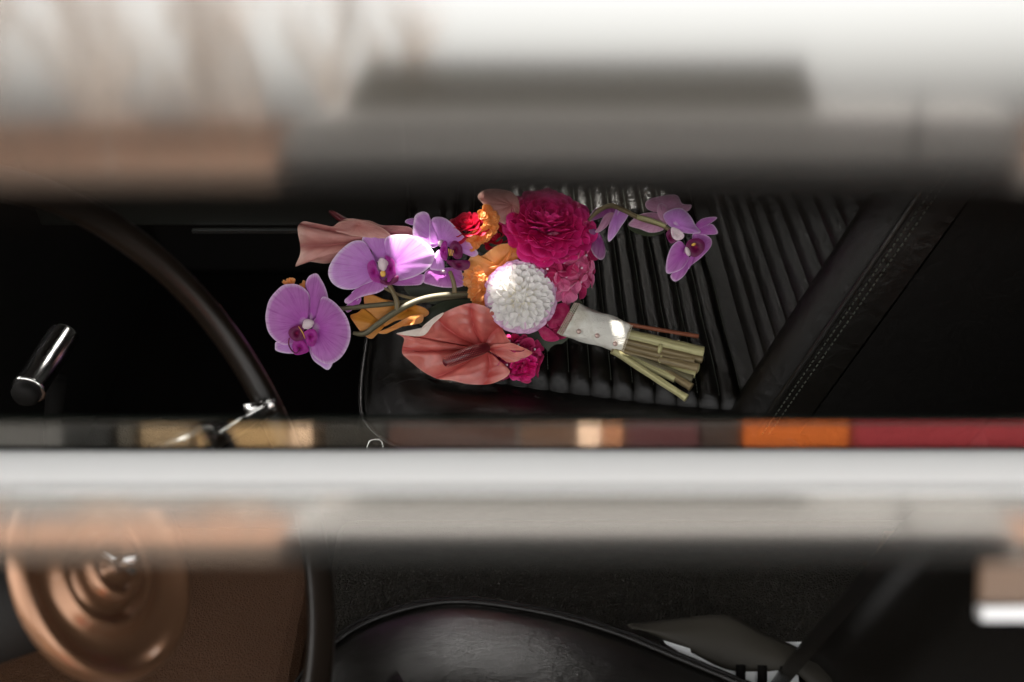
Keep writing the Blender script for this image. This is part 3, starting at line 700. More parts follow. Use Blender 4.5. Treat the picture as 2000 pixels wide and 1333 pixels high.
# ------------------------------------------------------------------ the bouquet
bq = empty('bouquet', P3((1010, 560, 0))); tag(bq, 'bridal bouquet of orchids, anthuriums and a white dahlia lying on the pleated seat', 'bouquet')
def radial(parent, name, c, outline, m, bulge=8, zin=0, power=1.0, rings=14, sub=5, ruffle=0, seed=0, closed=True, quilt=0, label=None, ripple=0, edgez=0):
    """a petal traced by its outline: px, py and height, spanned from its base by rings; bulge lifts the middle"""
    o3 = [Vector((p[0], p[1], (p[2] if len(p) > 2 else edgez))) for p in outline]
    oc = catmull(o3, sub, closed); n = len(oc); r = random.Random(seed or hash(name) % 999 + int(c[0]))
    cz = c[2] if len(c) > 2 else 0; C0 = Vector((c[0], c[1], cz))
    ph = [r.uniform(0, 6.3) for _ in range(6)]
    V = []; UV = []; GR = []
    span = max((Vector((p.x, p.y, 0)) - Vector((c[0], c[1], 0))).length for p in oc)
    for j in range(rings):
        s = (j / (rings - 1)) ** .85
        for i, p in enumerate(oc):
            a = i / n * 2 * PI
            q = C0.lerp(p, s)
            ll = (Vector((p.x, p.y, 0)) - Vector((c[0], c[1], 0))).length / span
            z = q.z * 1.0 + bulge * math.sin(PI * min(1, s)) * ll
            z += ruffle * s * s * (math.sin(a * 5 + ph[0]) * .6 + math.sin(a * 9 + ph[1]) * .4) * ll
            z += ripple * math.sin(a * 26 + ph[2] + 3 * math.sin(s * 5)) * math.sin(PI * s) * ll
            if quilt: z += quilt * (abs(math.sin(a * 4.5 + ph[3] + s * 1.4)) ** .6) * s * (1.15 - s) * 2.4 * ll - quilt * .10 * abs(math.sin(s * 13 + math.sin(a * 5 + ph[1]) * 2)) * s * ll
            V.append(P3((q.x, q.y, z))); UV.append((i / n, s)); GR.append(abs(math.sin(a * 4.5 + ph[3] + s * 1.4)) * (.6 + .4 * abs(math.sin(s * 13 + math.sin(a * 5 + ph[1]) * 2))))
    b = MB()
    b.grid(V, n, rings, UV, closed)
    cc = P3((c[0], c[1], c[2] if len(c) > 2 else 0))
    o = b.build(name, m, parent, M=T(cc))
    if quilt:
        at_ = o.data.attributes.new('groove', 'FLOAT', 'POINT'); at_.data.foreach_set('value', GR)
    if label: o['label'] = label
    return o
def outl(s, z=0):
    v = [float(x) for x in s.replace(';', ',').split(',')]
    return [(v[i], v[i + 1], z) for i in range(0, len(v), 2)]
def tilt_outl(pts, gx, gy, c, z0=0):      # give a traced outline a slope about its base
    return [(x, y, z0 + (x - c[0]) * gx + (y - c[1]) * gy) for x, y, *_ in pts]
def flower(name, c, m, rad=6, label=None):
    b = MB(); cc = P3(c)
    V = []; n = 12
    for j in range(7):
        a = PI * j / 6
        for k in range(n): V.append(cc + (VR * math.cos(2 * PI * k / n) + VU * math.sin(2 * PI * k / n)) * math.sin(a) * rad * PX - VF * math.cos(a) * rad * PX)
    b.grid(V, n, 7, None, True); o = b.build(name, m, bq, M=T(cc))
    if label: o['label'] = label
    return o
def blob(parent, name, c, rx, ry, rz, m, ang=0):
    b = MB(); cc = P3(c); V = []; n = 12; ca, sa = math.cos(ang), math.sin(ang)
    for j in range(8):
        a = PI * j / 7
        for k in range(n):
            x = math.cos(2 * PI * k / n) * math.sin(a) * rx; y = math.sin(2 * PI * k / n) * math.sin(a) * ry
            V.append(P3((c[0] + x * ca - y * sa, c[1] + x * sa + y * ca, c[2] - math.cos(a) * rz)))
    b.grid(V, n, 8, None, True); return b.build(name, m, parent, M=T(cc))
def stalk(parent, name, pts, rad, m, n=10):
    b = MB(); pp = catmull([P3(p) for p in pts], 6)
    rr = [x * PX for x in (rad if isinstance(rad, list) else [rad] * len(pp))]
    if len(rr) != len(pp): rr = [np.interp(i / (len(pp) - 1), np.linspace(0, 1, len(rr)), rr) for i in range(len(pp))]
    b.tube(pp, rr, n); return b.build(name, m, parent, M=T(P3(pts[0])))

# --- stems and leaves behind the flowers
stalk(bq, 'flower_stem', [(660, 604, -5), (720, 598, -5), (800, 590, -8), (905, 578, -12), (960, 572, -20)], 5.0, M_STEMG)
stalk(bq, 'flower_stem', [(690, 651, 4), (712, 652, 6), (735, 636, 8), (772, 610, 10), (815, 588, 8), (860, 578, 4), (930, 574, -10)], [3.5, 5.5, 6, 6.5, 6, 6, 6], M_STEMG)
stalk(bq, 'flower_stem', [(776, 606, 10), (774, 585, 14), (762, 560, 14), (755, 545, 8)], [6, 5, 4.5, 4], M_STEMD)
stalk(bq, 'flower_stem', [(750, 562, 0), (768, 572, 0), (800, 582, 0), (830, 583, 0)], 3.0, M_STEMD)
stalk(bq, 'flower_stem', [(888, 572, 12), (886, 552, 18), (878, 530, 20)], [5, 4.5, 4], M_STEMD)
stalk(bq, 'flower_stem', [(1150, 432, -6), (1165, 415, 0), (1192, 402, 4), (1220, 412, 6), (1252, 428, 8), (1290, 440, 8), (1312, 452, 6)], [3.5, 4.5, 5, 5, 4.5, 4, 4], M_STEMD)
stalk(bq, 'flower_stem', [(1244, 424, 10), (1270, 430, 12), (1300, 442, 12)], [5, 4.5, 4], M_STEM)
radial(bq, 'leaf', (825, 628, -22), outl('815,630,835,606,860,592,888,586,930,590,905,606,870,622,840,640', -22), M_LEAF, 5)
radial(bq, 'leaf', (1105, 600, -25), outl('1075,585,1100,575,1125,580,1140,597,1128,615,1105,635,1085,650,1080,620', -25), M_LEAF, 5)
radial(bq, 'leaf', (950, 470, -25), outl('930,470,955,455,985,450,1005,462,1000,490,960,500,938,492', -25), M_LEAF, 5)
radial(bq, 'leaf', (1245, 440, -20), outl('1225,440,1245,425,1285,432,1300,452,1270,462,1240,455', -28), M_LEAF, 4)
radial(bq, 'leaf', (870, 560, -40), outl('790,560,850,550,930,560,960,590,900,600,820,588', -42), M_LEAF, 4)
radial(bq, 'leaf', (1020, 640, -45), outl('980,560,1060,560,1120,590,1120,650,1060,690,990,680', -48), M_LEAF, 4)

# --- dusty pink anthurium at the back left
a1 = flower('anthurium', (745, 455, -22), M_ANTHB, 5)
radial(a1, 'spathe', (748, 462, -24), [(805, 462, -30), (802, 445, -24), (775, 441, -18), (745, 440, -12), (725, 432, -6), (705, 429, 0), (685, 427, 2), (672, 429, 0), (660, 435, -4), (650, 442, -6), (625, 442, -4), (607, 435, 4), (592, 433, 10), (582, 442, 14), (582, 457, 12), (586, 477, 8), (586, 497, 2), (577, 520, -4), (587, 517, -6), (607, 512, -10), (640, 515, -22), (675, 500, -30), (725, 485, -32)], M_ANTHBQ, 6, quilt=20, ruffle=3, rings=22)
radial(a1, 'spathe_fold', (700, 440, 0), outl('650,446,665,434,690,430,712,432,735,440,756,452,762,464,735,466,700,462,670,458', 6), M_ANTHB, 6, ripple=1.4, rings=16)
stalk(a1, 'spadix', [(644, 413, -16), (655, 420, -14), (676, 434, -10), (690, 444, -10)], [3, 6, 8, 8], M_SPADIX)
# --- pale anthurium at the top
a3 = flower('anthurium', (975, 405, -6), M_ANTHB, 5)
radial(a3, 'spathe', (1000, 400, 0), outl('933,385,947,402,961,423,982,437,1000,439,1010,430,1015,410,1010,385,990,372,950,370', 4), M_ANTHB, 4, quilt=4, rings=16)

# --- orange callas
c2 = flower('calla_lily', (790, 606, -22), M_CALLA2, 5)
radial(c2, 'spathe', (800, 606, -26), outl('711,580,725,575,748,584,788,592,825,600,838,612,822,622,777,626,752,638,734,634,716,612', -12), M_CALLA2, 12, ruffle=2)
radial(c2, 'flare', (752, 637, -12), [(684, 617, -2), (698, 611, -6), (711, 602, -12), (718, 619, -16), (737, 631, -16), (756, 634, -12), (738, 646, -8), (730, 660, -4), (720, 661, -4), (705, 649, -2), (693, 633, 0)], M_CALLA2, 6, ruffle=2)
radial(c2, 'rolled_edge', (800, 632, -10), outl('738,650,760,640,775,632,800,619,825,615,824,630,800,636,778,640,755,652', -6), M_CALLA, 6)
c1 = flower('calla_lily', (985, 520, -4), M_CALLA, 5)
radial(c1, 'spathe', (985, 525, -12), [(915, 508, 2), (927, 496, 8), (941, 500, 4), (957, 489, 6), (973, 479, 8), (990, 476, 8), (1008, 477, 4), (1022, 487, 0), (1018, 504, -4), (998, 516, -8), (973, 524, -8), (951, 528, -4), (939, 536, 0), (934, 546, 2), (940, 556, 4), (927, 568, 2), (913, 558, -2), (906, 542, -2), (910, 525, 0)], M_CALLA, 12, ruffle=2.5)
radial(c1, 'throat', (950, 548, -6), outl('937,540,947,526,965,520,985,520,980,532,960,542,952,556,940,558', 2), M_CALLA, -6)
radial(c1, 'rolled_edge', (985, 515, 8), [(955, 523, 8), (969, 520, 12), (981, 511, 14), (992, 496, 14), (1000, 480, 12), (998, 500, 10), (988, 514, 8), (968, 525, 8)], M_ANTHU if False else M_CALLA, 3)
b = MB()
stalk(c1, 'spadix', [(945, 565, 6), (944, 550, 10), (948, 538, 12)], [3, 4, 3], M_CALEN)

# --- petal blades shared by the many-petalled flowers
def blade_mesh(name, m, L_=1, W=1, a=.5, b=.35, cup=.4, bend=.2, ruffle=0, nu=9, nv=10, seed=0, notch=0):
    r = random.Random(seed); ph = [r.uniform(0, 6) for _ in range(3)]
    V = []; UV = []; vm = a / (a + b); mxp = vm ** a * (1 - vm) ** b
    for j in range(nv):
        v = .5 - .5 * math.cos(PI * j / (nv - 1)); v = .002 + v * .996
        wd = W / 2 * (v ** a) * ((1 - v) ** b) / mxp
        for i in range(nu):
            u = i / (nu - 1) * 2 - 1
            x = u * wd; z = cup * W * u * u * (wd / (W / 2)) - cup * W * .3 + bend * L_ * v * v
            z += ruffle * L_ * math.sin(u * 3 + v * 6 + ph[0]) * v
            y = L_ * (v - notch * (1 - abs(u)) * v ** 6)
            V.append(Vector((x, y, z))); edge = max(v, abs(u) ** 3 * min(1, v * 3) * .98)
            UV.append((u * .5 + .5, edge if v > .25 else v))
    mb = MB(); mb.grid(V, nu, nv, UV); return mb.mesh(name, m)
def frame(o, y, zh):
    y = y.normalized(); z = (zh - y * zh.dot(y)).normalized(); x = y.cross(z)
    return Matrix(((x.x, y.x, z.x, o.x), (x.y, y.y, z.y, o.y), (x.z, y.z, z.z, o.z), (0, 0, 0, 1)))
def basis(n):
    n = n.normalized(); a = VR - n * VR.dot(n); a.normalize(); return a, n.cross(a).normalized(), n
def vdir(x, y, z): return (VR * x - VU * y - VF * z).normalized()       # direction given in image terms

# --- white ball dahlia
def dahlia(c, R, n, nrm):
    root = flower('dahlia', (c[0], c[1], c[2]), M_DAHL, R * .35)
    ex, ey, ez = basis(nrm); cc = P3(c); Rm = R * PX
    kinds = [[blade_mesh('petal', mm, cup=cu, bend=be, a=.42, b=.18, W=1.0, nu=11, nv=14, seed=s) for s in range(3)] for mm, cu, be, wd in
             ((M_DAHL, .55, .02, .62), (M_DAHL, .38, .10, .66), (M_DAHL, .30, .15, .72), (M_DAHLO, .26, .18, .76))]
    for i in range(n):
        f = (i + .5) / n; th = R_(3 + 87 * f ** .64); a = i * 2.39996 + random.uniform(-.06, .06)
        rad = ex * math.cos(a) + ey * math.sin(a); ph = R_(min(94, 5 + 92 * f ** .30) + random.uniform(-5, 5))
        d = (rad * math.sin(ph) + ez * math.cos(ph)).normalized()
        wdt = Rm * (.10 + .36 * f ** .6) * random.uniform(.94, 1.06); ln = Rm * (.30 + .26 * f)
        tip = cc + rad * math.sin(th) * Rm * (1 + random.uniform(-.03, .03) * f) + (ex * random.uniform(-.015, .015) + ey * random.uniform(-.015, .015)) * Rm * f + ez * (math.cos(th) ** .8 * Rm * .5)
        base = tip - d * ln
        k = 0 if f < .16 else 1 if f < .34 else 2 if f < .66 else 3
        zz_ = ez * math.sin(ph) - rad * math.cos(ph)
        link('petal', kinds[k][i % 3], root, frame(base, d, zz_) @ Matrix.Diagonal((wdt, ln, wdt, 1)))
    return root
dh = dahlia((1016, 582, 12), 71, 104, vdir(.02, -.06, 1)); 

# --- layered rose / ranunculus
def rose(name, c, R, n, nrm, m, label=None, flat=.55, seed=1, wide=1.0, squash=None):
    r = random.Random(seed); root = flower(name, c, m, R * .3, label)
    ex, ey, ez = basis(nrm); cc = P3(c); Rm = R * PX
    ks = [blade_mesh('petal', m, cup=cu, bend=be, a=.42, b=.17, W=wd * wide, ruffle=.05, seed=s, notch=.06) for s, (cu, be, wd) in enumerate(((.3, -.06, .8), (.24, -.10, .95), (.18, -.14, 1.1), (.14, -.2, 1.2)))]
    for i in range(n):
        f = (i + .5) / n; a = i * 2.39996 + r.uniform(-.2, .2); rr = Rm * (.04 + .62 * f ** .65)
        rad = ex * math.cos(a) + ey * math.sin(a); open_ = R_(8 + 72 * f ** 1.1 + r.uniform(-8, 8))
        d = (rad * math.sin(open_) + ez * math.cos(open_)).normalized()
        base = cc + rad * rr * .55 - ez * Rm * .25 * f
        ln = Rm * (.38 + .34 * f) * r.uniform(.9, 1.1)
        M = frame(base, d, ez * math.sin(open_) - rad * math.cos(open_)) @ Matrix.Diagonal((Rm * (.34 + .42 * f), ln, Rm * (.34 + .42 * f), 1))
        link('petal', ks[min(3, int(f * 4))], root, M)
    return root
rose('garden_rose', (1072, 432, 4), 86, 105, vdir(.1, -.62, .78), M_ROSE, 'large magenta many-petalled bloom at the top', seed=3)
rose('rose', (912, 440, -4), 44, 30, vdir(-.25, -.7, .65), M_RED, 'small crimson rose behind the orchid', seed=5)
rose('rose', (965, 462, -24), 34, 20, vdir(0, -.3, .9), M_RED, 'dark crimson rose deep between the orange petals', seed=6)
rose('rose', (1024, 722, 8), 30, 26, vdir(.2, .5, .8), M_ROSE, 'crumpled magenta bloom under the front anthurium', seed=8)

# --- hydrangeas
def hydrangea(c, rx, ry, rz, n, m, mesh_s=24, label=None, seed=2, nmin=.0):
    r = random.Random(seed); root = flower('hydrangea', (c[0], c[1], c[2] - rz * .4), M_HYDD, min(rx, ry) * .55, label)
    ks = [blade_mesh('petal', mm, cup=.16 + .08 * s, bend=.12 - .12 * s, a=.55, b=.32, W=1.0, ruffle=.06, seed=s + 40) for s in range(3) for mm in (m, m, M_HYDD)]
    eye = MB(); V = []
    for j in range(5):
        for k in range(8): V.append(Vector((math.cos(k * PI / 4) * math.sin(j * PI / 4), math.sin(k * PI / 4) * math.sin(j * PI / 4), math.cos(j * PI / 4))))
    eye.grid(V, 8, 5, None, True); em = eye.mesh('floret_eye', M_HEYE)
    for i in range(n):
        z = 1 - (i + .5) / n * (1.15 - nmin); a = i * 2.39996 + r.uniform(-.15, .15); q = math.sqrt(max(0, 1 - z * z))
        dx, dy = q * math.cos(a), q * math.sin(a)
        nr = vdir(dx + r.uniform(-.3, .3), dy + r.uniform(-.3, .3), z + .15)
        cc = P3((c[0] + dx * rx, c[1] + dy * ry, c[2] + z * rz + r.uniform(-3, 3)))
        ex, ey, ez = basis(nr); ro = r.uniform(0, 1.5); s = mesh_s * PX * r.uniform(.85, 1.15)
        for k in range(4):
            aa = ro + k * PI / 2 + r.uniform(-.1, .1); d = ex * math.cos(aa) + ey * math.sin(aa) + ez * r.uniform(.02, .38)
            M = frame(cc, d, ez) @ Matrix.Diagonal((s, s * r.uniform(.95, 1.1), s * 1.0, 1))
            link('petal', ks[r.randrange(9)], root, M)
        link('floret_eye', em, root, T(cc + ez * 2 * PX) @ Matrix.Scale(2.6 * PX, 4))
    return root
hydrangea((1088, 512, -22), 62, 62, 46, 26, M_HYD, 29, 'pink hydrangea head beside the white dahlia')
hydrangea((1085, 622, -34), 26, 30, 16, 7, M_HYDD, 26, 'deep pink hydrangea florets beside the cloth wrap', 9)
hydrangea((1010, 700, -8), 40, 34, 14, 9, M_HYDD, 28, 'deep magenta hydrangea florets under the front anthurium', 12)
hm = flower('loose_petals', (1030, 705, -14), M_HYDD, 5)
radial(hm, 'petal', (1010, 712, -12), outl('998,706,1020,700,1040,690,1054,680,1057,700,1048,718,1030,724,1012,722', -8), M_ROSE, 5)
radial(hm, 'petal', (1062, 660, -14), outl('1050,640,1068,640,1088,656,1092,664,1076,668,1060,662', -12), M_HYDD, 5)
radial(hm, 'petal', (1085, 610, -10), outl('1072,640,1070,615,1082,598,1100,592,1112,600,1114,620,1104,632,1088,640', -8), M_HYDD, 7)

# --- calendulas
def rays(root, pts, lens, m, wd=5, z=4, seed=1):
    r = random.Random(seed); ks = [blade_mesh('petal', m, cup=.25, bend=b_, a=.4, b=.18, W=1, ruffle=.05, nu=5, nv=6, notch=.08, seed=s) for s, b_ in enumerate((.1, .25, -.1))]
    for (x, y, ang) in pts:
        ln = lens * r.uniform(.8, 1.2); a = R_(ang + r.uniform(-22, 22))
        d = vdir(math.cos(a), math.sin(a), r.uniform(.0, .7))
        M = frame(P3((x + r.uniform(-2, 2), y + r.uniform(-2, 2), z + r.uniform(-4, 4))), d, vdir(r.uniform(-.3, .3), r.uniform(-.3, .3), 1)) @ Matrix.Diagonal((wd * PX * 1.2, ln * PX, wd * PX * 1.2, 1))
        link('petal', ks[r.randrange(3)], root, M)
cl = flower('calendula', (955, 448, 0), M_CALEN, 8)
arc = catmull([(944, 412, 0), (958, 424, 0), (960, 440, 0), (948, 454, 0), (932, 465, 0), (920, 478, 0)], 7)
pts = []
for i, p in enumerate(arc):
    t = arc[min(i + 1, len(arc) - 1)] - arc[max(i - 1, 0)]; an = math.degrees(math.atan2(t.y, t.x))
    for sgn in (90, -90, 60, -60): pts.append((p.x, p.y, an + sgn))
rays(cl, pts, 15, M_CALEN, 9, 6, 3)
cl2 = flower('calendula', (946, 566, -6), M_CALEN, 7)
rays(cl2, [(945, 560, a) for a in range(95, 200, 9)] + [(942, 548, a) for a in range(130, 230, 14)] + [(948, 572, a) for a in range(80, 170, 12)], 36, M_CALEN, 15, -8, 5)
rays(cl2, [(935 + random.uniform(-6, 6), 545 + random.uniform(-10, 10), a) for a in range(0, 360, 24)], 12, M_CALEN, 7, 8, 6)
cl3 = flower('calendula', (578, 566, -20), M_CALEN, 7)
rays(cl3, [(568, 562, a) for a in range(-150, -60, 8)] + [(594, 568, a) for a in (-115, -100, -90, -80, -70)], 17, M_CALEN, 6, -14, 8)

# --- front anthurium
a2 = flower('anthurium', (948, 680, 20), M_SPADIX, 5, 'glossy salmon anthurium in front with its tip pointing left')
ol = '952,680,960,674,990,676,998,672,990,658,982,644,978,628,966,612,950,600,932,594,916,593,900,597,884,603,864,613,852,620,838,630,826,640,810,646,790,651,774,652,782,656,789,662,787,674,785,686,788,694,806,710,826,726,848,738,864,742,884,744,910,750,936,752,960,750,984,740,995,730,994,722,980,708,966,696,952,688'
O = outl(ol)
def zfront(x, y):
    z = 18 + (x - 948) * -.02 + 8 * math.sin((y - 660) * .05)
    if y < 640: z += (640 - y) * .55
    if y > 710: z += (y - 710) * .3
    if x < 800: z += (800 - x) * .4
    return z
O = [(x, y, zfront(x, y)) for x, y, _ in O]
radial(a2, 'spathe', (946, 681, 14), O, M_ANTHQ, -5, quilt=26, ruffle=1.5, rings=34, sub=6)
radial(a2, 'spathe_lobe', (956, 683, 18), [(954, 684, 18), (964, 674, 26), (985, 672, 32), (998, 670, 34), (1016, 677, 30), (1032, 684, 24), (1040, 690, 20), (1028, 698, 22), (1010, 706, 26), (992, 708, 24), (974, 697, 20)], M_ANTH, 8, ripple=1.2, rings=14)
radial(a2, 'folded_margin', (826, 640, 40), [(774, 652, 36), (800, 647, 40), (820, 643, 42), (830, 634, 44), (848, 620, 46), (866, 611, 46), (862, 619, 50), (846, 634, 52), (836, 648, 52), (826, 656, 50), (806, 657, 44)], M_ANTHU, 4)
sp_pts = [(950, 679, 26), (935, 684, 46), (912, 692, 60), (888, 702, 66), (872, 708, 66), (867, 710, 65)]
spx = stalk(a2, 'spadix', sp_pts, [9, 11.5, 12, 11, 9, 5], M_SPADIX, 20)
b = MB(); pth = catmull([P3(p) for p in sp_pts], 8)
for i in range(2, 34):
    p = pth[min(len(pth) - 1, int(i / 34 * (len(pth) - 4)))].lerp(pth[min(len(pth) - 1, int(i / 34 * (len(pth) - 4)) + 1)], (i / 34 * (len(pth) - 4)) % 1)
    t = (pth[-1] - pth[0]).normalized(); e_a = t.cross(VF).normalized(); e_b = t.cross(e_a)
    f = i / 34; rad = np.interp(f, [0, .2, .5, .8, 1], [9, 11.5, 12, 11, 9]) * PX * 1.0
    for k in range(16):
        a = 2 * PI * (k + .5 * (i % 2)) / 16; nn = e_a * math.cos(a) + e_b * math.sin(a)
        if nn.dot(VF) > .3: continue
        q = p + nn * rad; b.tube([q - nn * .0004, q + nn * .0004], [.00075, .0003], 5)
tag(b.build('spadix_dots', M_SPADOT, a2), kind='stuff')

# --- orchids
def lip_side(root, s, z, m=None, bulge=6): radial(root, 'lip', (sum(p[0] for p in outl(s)) / (len(outl(s))), sum(p[1] for p in outl(s)) / len(outl(s)), z - 2), outl(s, z + 4), m or M_LIP, bulge)
def petal(root, c, s, m, z0=0, gx=0, gy=0, bulge=6, ruffle=1.5, cz=0, seed=0, name='petal'):
    radial(root, name, (c[0], c[1], cz), tilt_outl(outl(s), gx, gy, c, z0), m, bulge, ruffle=ruffle, rings=16, seed=seed)
oD = flower('orchid', (866, 530, -8), M_COLUMN, 3)
petal(oD, (866, 530), '829,534,839,526,863,524,880,523,899,526,906,546,906,558,892,562,866,562,841,557,826,551', M_ORCH1, -8, bulge=6, cz=-12)
oB = flower('orchid', (752, 514, 22), M_COLUMN, 8, 'wide mauve orchid with a sunlit upper right petal')
petal(oB, (752, 516), '727,551,706,562,688,570,686,577,674,585,674,592,683,593,695,585,715,578,739,572,759,558,760,545', M_ORCH1, 2, .02, 0, 4, cz=4)
petal(oB, (700, 585), '690,580,705,582,702,594,688,606,679,611,674,604,680,592', M_ORCH1, -6, 0, 0, 3, cz=-4)
petal(oB, (768, 545), '755,550,780,548,807,541,827,536,829,546,822,556,804,558,773,558', M_ORCH1, 0, .03, 0, 4, cz=2)
petal(oB, (748, 512), '732,510,727,495,722,482,707,470,715,456,729,451,746,451,763,459,764,478,762,495,758,508,749,514', M_ORCH, 4, 0, .05, 6, cz=6)
petal(oB, (742, 526), '738,528,730,509,722,487,712,473,702,470,688,472,669,485,652,504,643,521,641,536,647,551,659,561,674,566,693,565,712,556,727,550,738,542', M_ORCH, 12, .05, 0, 7, cz=12)
petal(oB, (760, 522), '758,512,753,488,751,473,756,463,770,459,787,458,804,460,821,466,836,478,846,490,849,502,843,517,831,529,816,538,797,545,778,548,764,536', M_ORCH, 12, .02, 0, 7, cz=12)
lip_side(oB, '717,519,722,511,731,509,737,526,743,542,748,553,729,550,720,536', 20, M_LIPM)
lip_side(oB, '752,500,761,502,770,511,772,526,773,538,766,546,757,551,756,530,753,515', 20, M_LIPM)
lip_side(oB, '739,546,759,550,776,538,777,550,758,558,741,552', 20, M_LIP)
blob(oB, 'column', (747, 517, 30), 9, 14, 8, M_COLUMN, -.2)
blob(oB, 'callus', (748, 535, 28), 6, 7, 5, M_CALLUS)
oA = flower('orchid', (600, 632, 14), M_COLUMN, 9, 'deep mauve orchid at the far left end of the bouquet')
petal(oA, (600, 640), '604,687,600,675,620,672,650,690,649,712,640,723,626,715,612,704', M_ORCH, -4, 0, 0, 3, cz=-2)
petal(oA, (598, 655), '576,673,560,671,540,668,537,677,539,685,554,690,576,691,601,686,598,664', M_ORCH, 0, 0, 0, 4, cz=0)
petal(oA, (606, 628), '601,625,603,600,604,580,597,563,598,549,606,538,619,535,628,547,636,563,641,583,636,600,626,615,612,630', M_ORCH1, 2, 0, .03, 6, cz=6, seed=11)
petal(oA, (598, 634), '600,630,604,610,606,594,603,574,592,562,576,555,554,557,538,570,525,588,519,612,519,630,524,649,536,664,550,673,565,674,576,668,590,652', M_ORCH1, 10, .03, 0, 8, cz=8, seed=12)
petal(oA, (612, 640), '610,632,621,614,624,592,629,581,638,581,655,592,671,610,680,626,685,649,682,671,671,693,657,706,642,712,626,707,610,693,604,676,609,655', M_ORCH1, 14, 0, 0, 8, cz=9, seed=13)
lip_side(oA, '563,649,570,640,590,634,594,650,594,664,579,668,567,660', 18, M_LIP)
lip_side(oA, '594,649,606,643,616,645,620,658,614,676,602,675,595,660', 20, M_LIPM)
lip_side(oA, '572,669,590,662,604,684,588,693,574,691', 16, M_LIPM)
stalk(oA, 'tendril', [(565, 660, 20), (564, 673, 22), (570, 685, 22), (579, 690, 22), (587, 680, 22)], [1.2, 1.4, 1.4, 1.2, 1], M_LIP, 6)
for k in range(5): stalk(oA, 'lip_stripe', [(583 + k * 2, 638 + k * 3, 25), (592 + k, 650 + k * 3, 26)], .7, M_CALLUS, 4)
blob(oA, 'column', (602, 634, 22), 13, 9, 8, M_COLUMN, -.5)
oC = flower('orchid', (862, 476, 10), M_COLUMN, 7, 'mauve orchid with curled upper petals behind the wide one')
petal(oC, (815, 436), '812,428,800,427,792,431,793,436,807,440', M_ORCH, 0, 0, 0, 2, cz=0)
petal(oC, (862, 478), '855,474,841,476,838,456,839,425,834,416,824,414,812,420,808,432,806,458,812,461,824,470,836,480,848,484', M_ORCH, 6, -.1, -.12, -8, cz=8)
petal(oC, (862, 476), '858,470,848,446,842,432,848,425,860,424,872,428,885,439,899,454,916,473,934,495,920,502,900,487,875,474', M_ORCH, 6, .05, -.05, 6, cz=8)
petal(oC, (862, 490), '858,488,846,502,839,524,848,528,863,529,868,524,866,505', M_ORCH, 6, 0, 0, 5, cz=8)
lip_side(oC, '860,485,865,473,872,472,874,488,872,509,861,502', 18, M_LIPM)
lip_side(oC, '878,482,885,471,895,473,903,485,902,502,892,507,882,498', 16, M_LIP)
lip_side(oC, '872,509,892,509,916,510,916,524,900,529,882,522', 10, M_LIP)
for k in range(4): stalk(oC, 'lip_stripe', [(876 + k * 3, 486 + k, 21), (878 + k * 3, 500, 21)], .8, M_CALLUS, 4)
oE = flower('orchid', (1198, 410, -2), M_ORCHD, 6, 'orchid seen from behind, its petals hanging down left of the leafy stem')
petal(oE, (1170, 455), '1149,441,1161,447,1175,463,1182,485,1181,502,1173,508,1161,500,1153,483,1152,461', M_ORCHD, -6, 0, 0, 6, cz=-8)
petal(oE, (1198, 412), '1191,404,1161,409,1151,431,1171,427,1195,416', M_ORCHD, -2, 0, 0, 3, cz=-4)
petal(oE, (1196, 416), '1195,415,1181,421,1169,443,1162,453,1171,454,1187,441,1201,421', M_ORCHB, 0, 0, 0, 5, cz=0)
petal(oE, (1208, 412), '1205,408,1226,417,1224,427,1213,443,1203,459,1191,472,1187,467,1189,443,1199,419', M_ORCH, 4, 0, 0, 6, cz=2)
oF = flower('orchid', (1290, 420, -4), M_ORCHB, 6, 'pale orchid seen from behind above the crimson tipped one')
petal(oF, (1300, 415), '1262,406,1266,390,1303,381,1323,382,1333,398,1351,401,1341,414,1313,410,1282,415', M_ORCHB, -6, 0, 0, 6, cz=-6)
petal(oF, (1292, 430), '1250,419,1282,416,1298,432,1296,449,1272,455,1250,448,1228,441,1234,431', M_ORCHB, -4, 0, 0, 6, cz=-4)
oG = flower('orchid', (1318, 450, 6), M_COLUMN, 6, 'side-facing mauve orchid with white lip near the right end of the spray')
petal(oG, (1352, 448), '1357,441,1373,427,1398,424,1396,431,1363,451', M_ORCH1, 0, .2, 0, 3, cz=2)
petal(oG, (1360, 452), '1365,451,1384,439,1394,440,1402,456,1384,459,1366,457', M_ORCH1, 2, .1, 0, 4, cz=2)
petal(oG, (1300, 430), '1283,411,1288,397,1298,400,1305,411,1298,421,1303,440,1288,427', M_ORCHB, 6, 0, 0, 4, cz=4)
petal(oG, (1318, 438), '1296,419,1315,408,1333,408,1349,423,1359,441,1368,455,1339,456,1315,447,1301,435', M_ORCH, 10, 0, 0, 9, cz=8)
lip_side(oG, '1301,457,1309,448,1313,461,1321,470,1311,476,1304,468', 12, M_LIP, 3)
lip_side(oG, '1311,445,1323,447,1336,458,1333,467,1321,470,1312,461', 15, M_COLUMN, 4)
oH = flower('orchid', (1350, 486, 6), M_COLUMN, 6, 'deep purple orchid hanging lowest at the right end of the spray')
petal(oH, (1362, 492), '1353,457,1373,457,1389,467,1388,483,1369,504,1351,518,1345,526,1345,510,1352,490', M_ORCH1, 2, .05, 0, 6, cz=0)
petal(oH, (1342, 504), '1311,536,1333,524,1345,502,1348,516,1337,538,1321,550,1312,546', M_ORCH1, 2, 0, 0, 4, cz=2)
petal(oH, (1342, 488), '1325,471,1336,477,1346,500,1334,524,1313,534,1301,532,1302,508,1311,483', M_ORCH1, 8, 0, 0, 7, cz=6)
lip_side(oH, '1339,483,1347,469,1365,466,1376,475,1375,489,1361,502,1349,500', 12, M_LIP, 4)
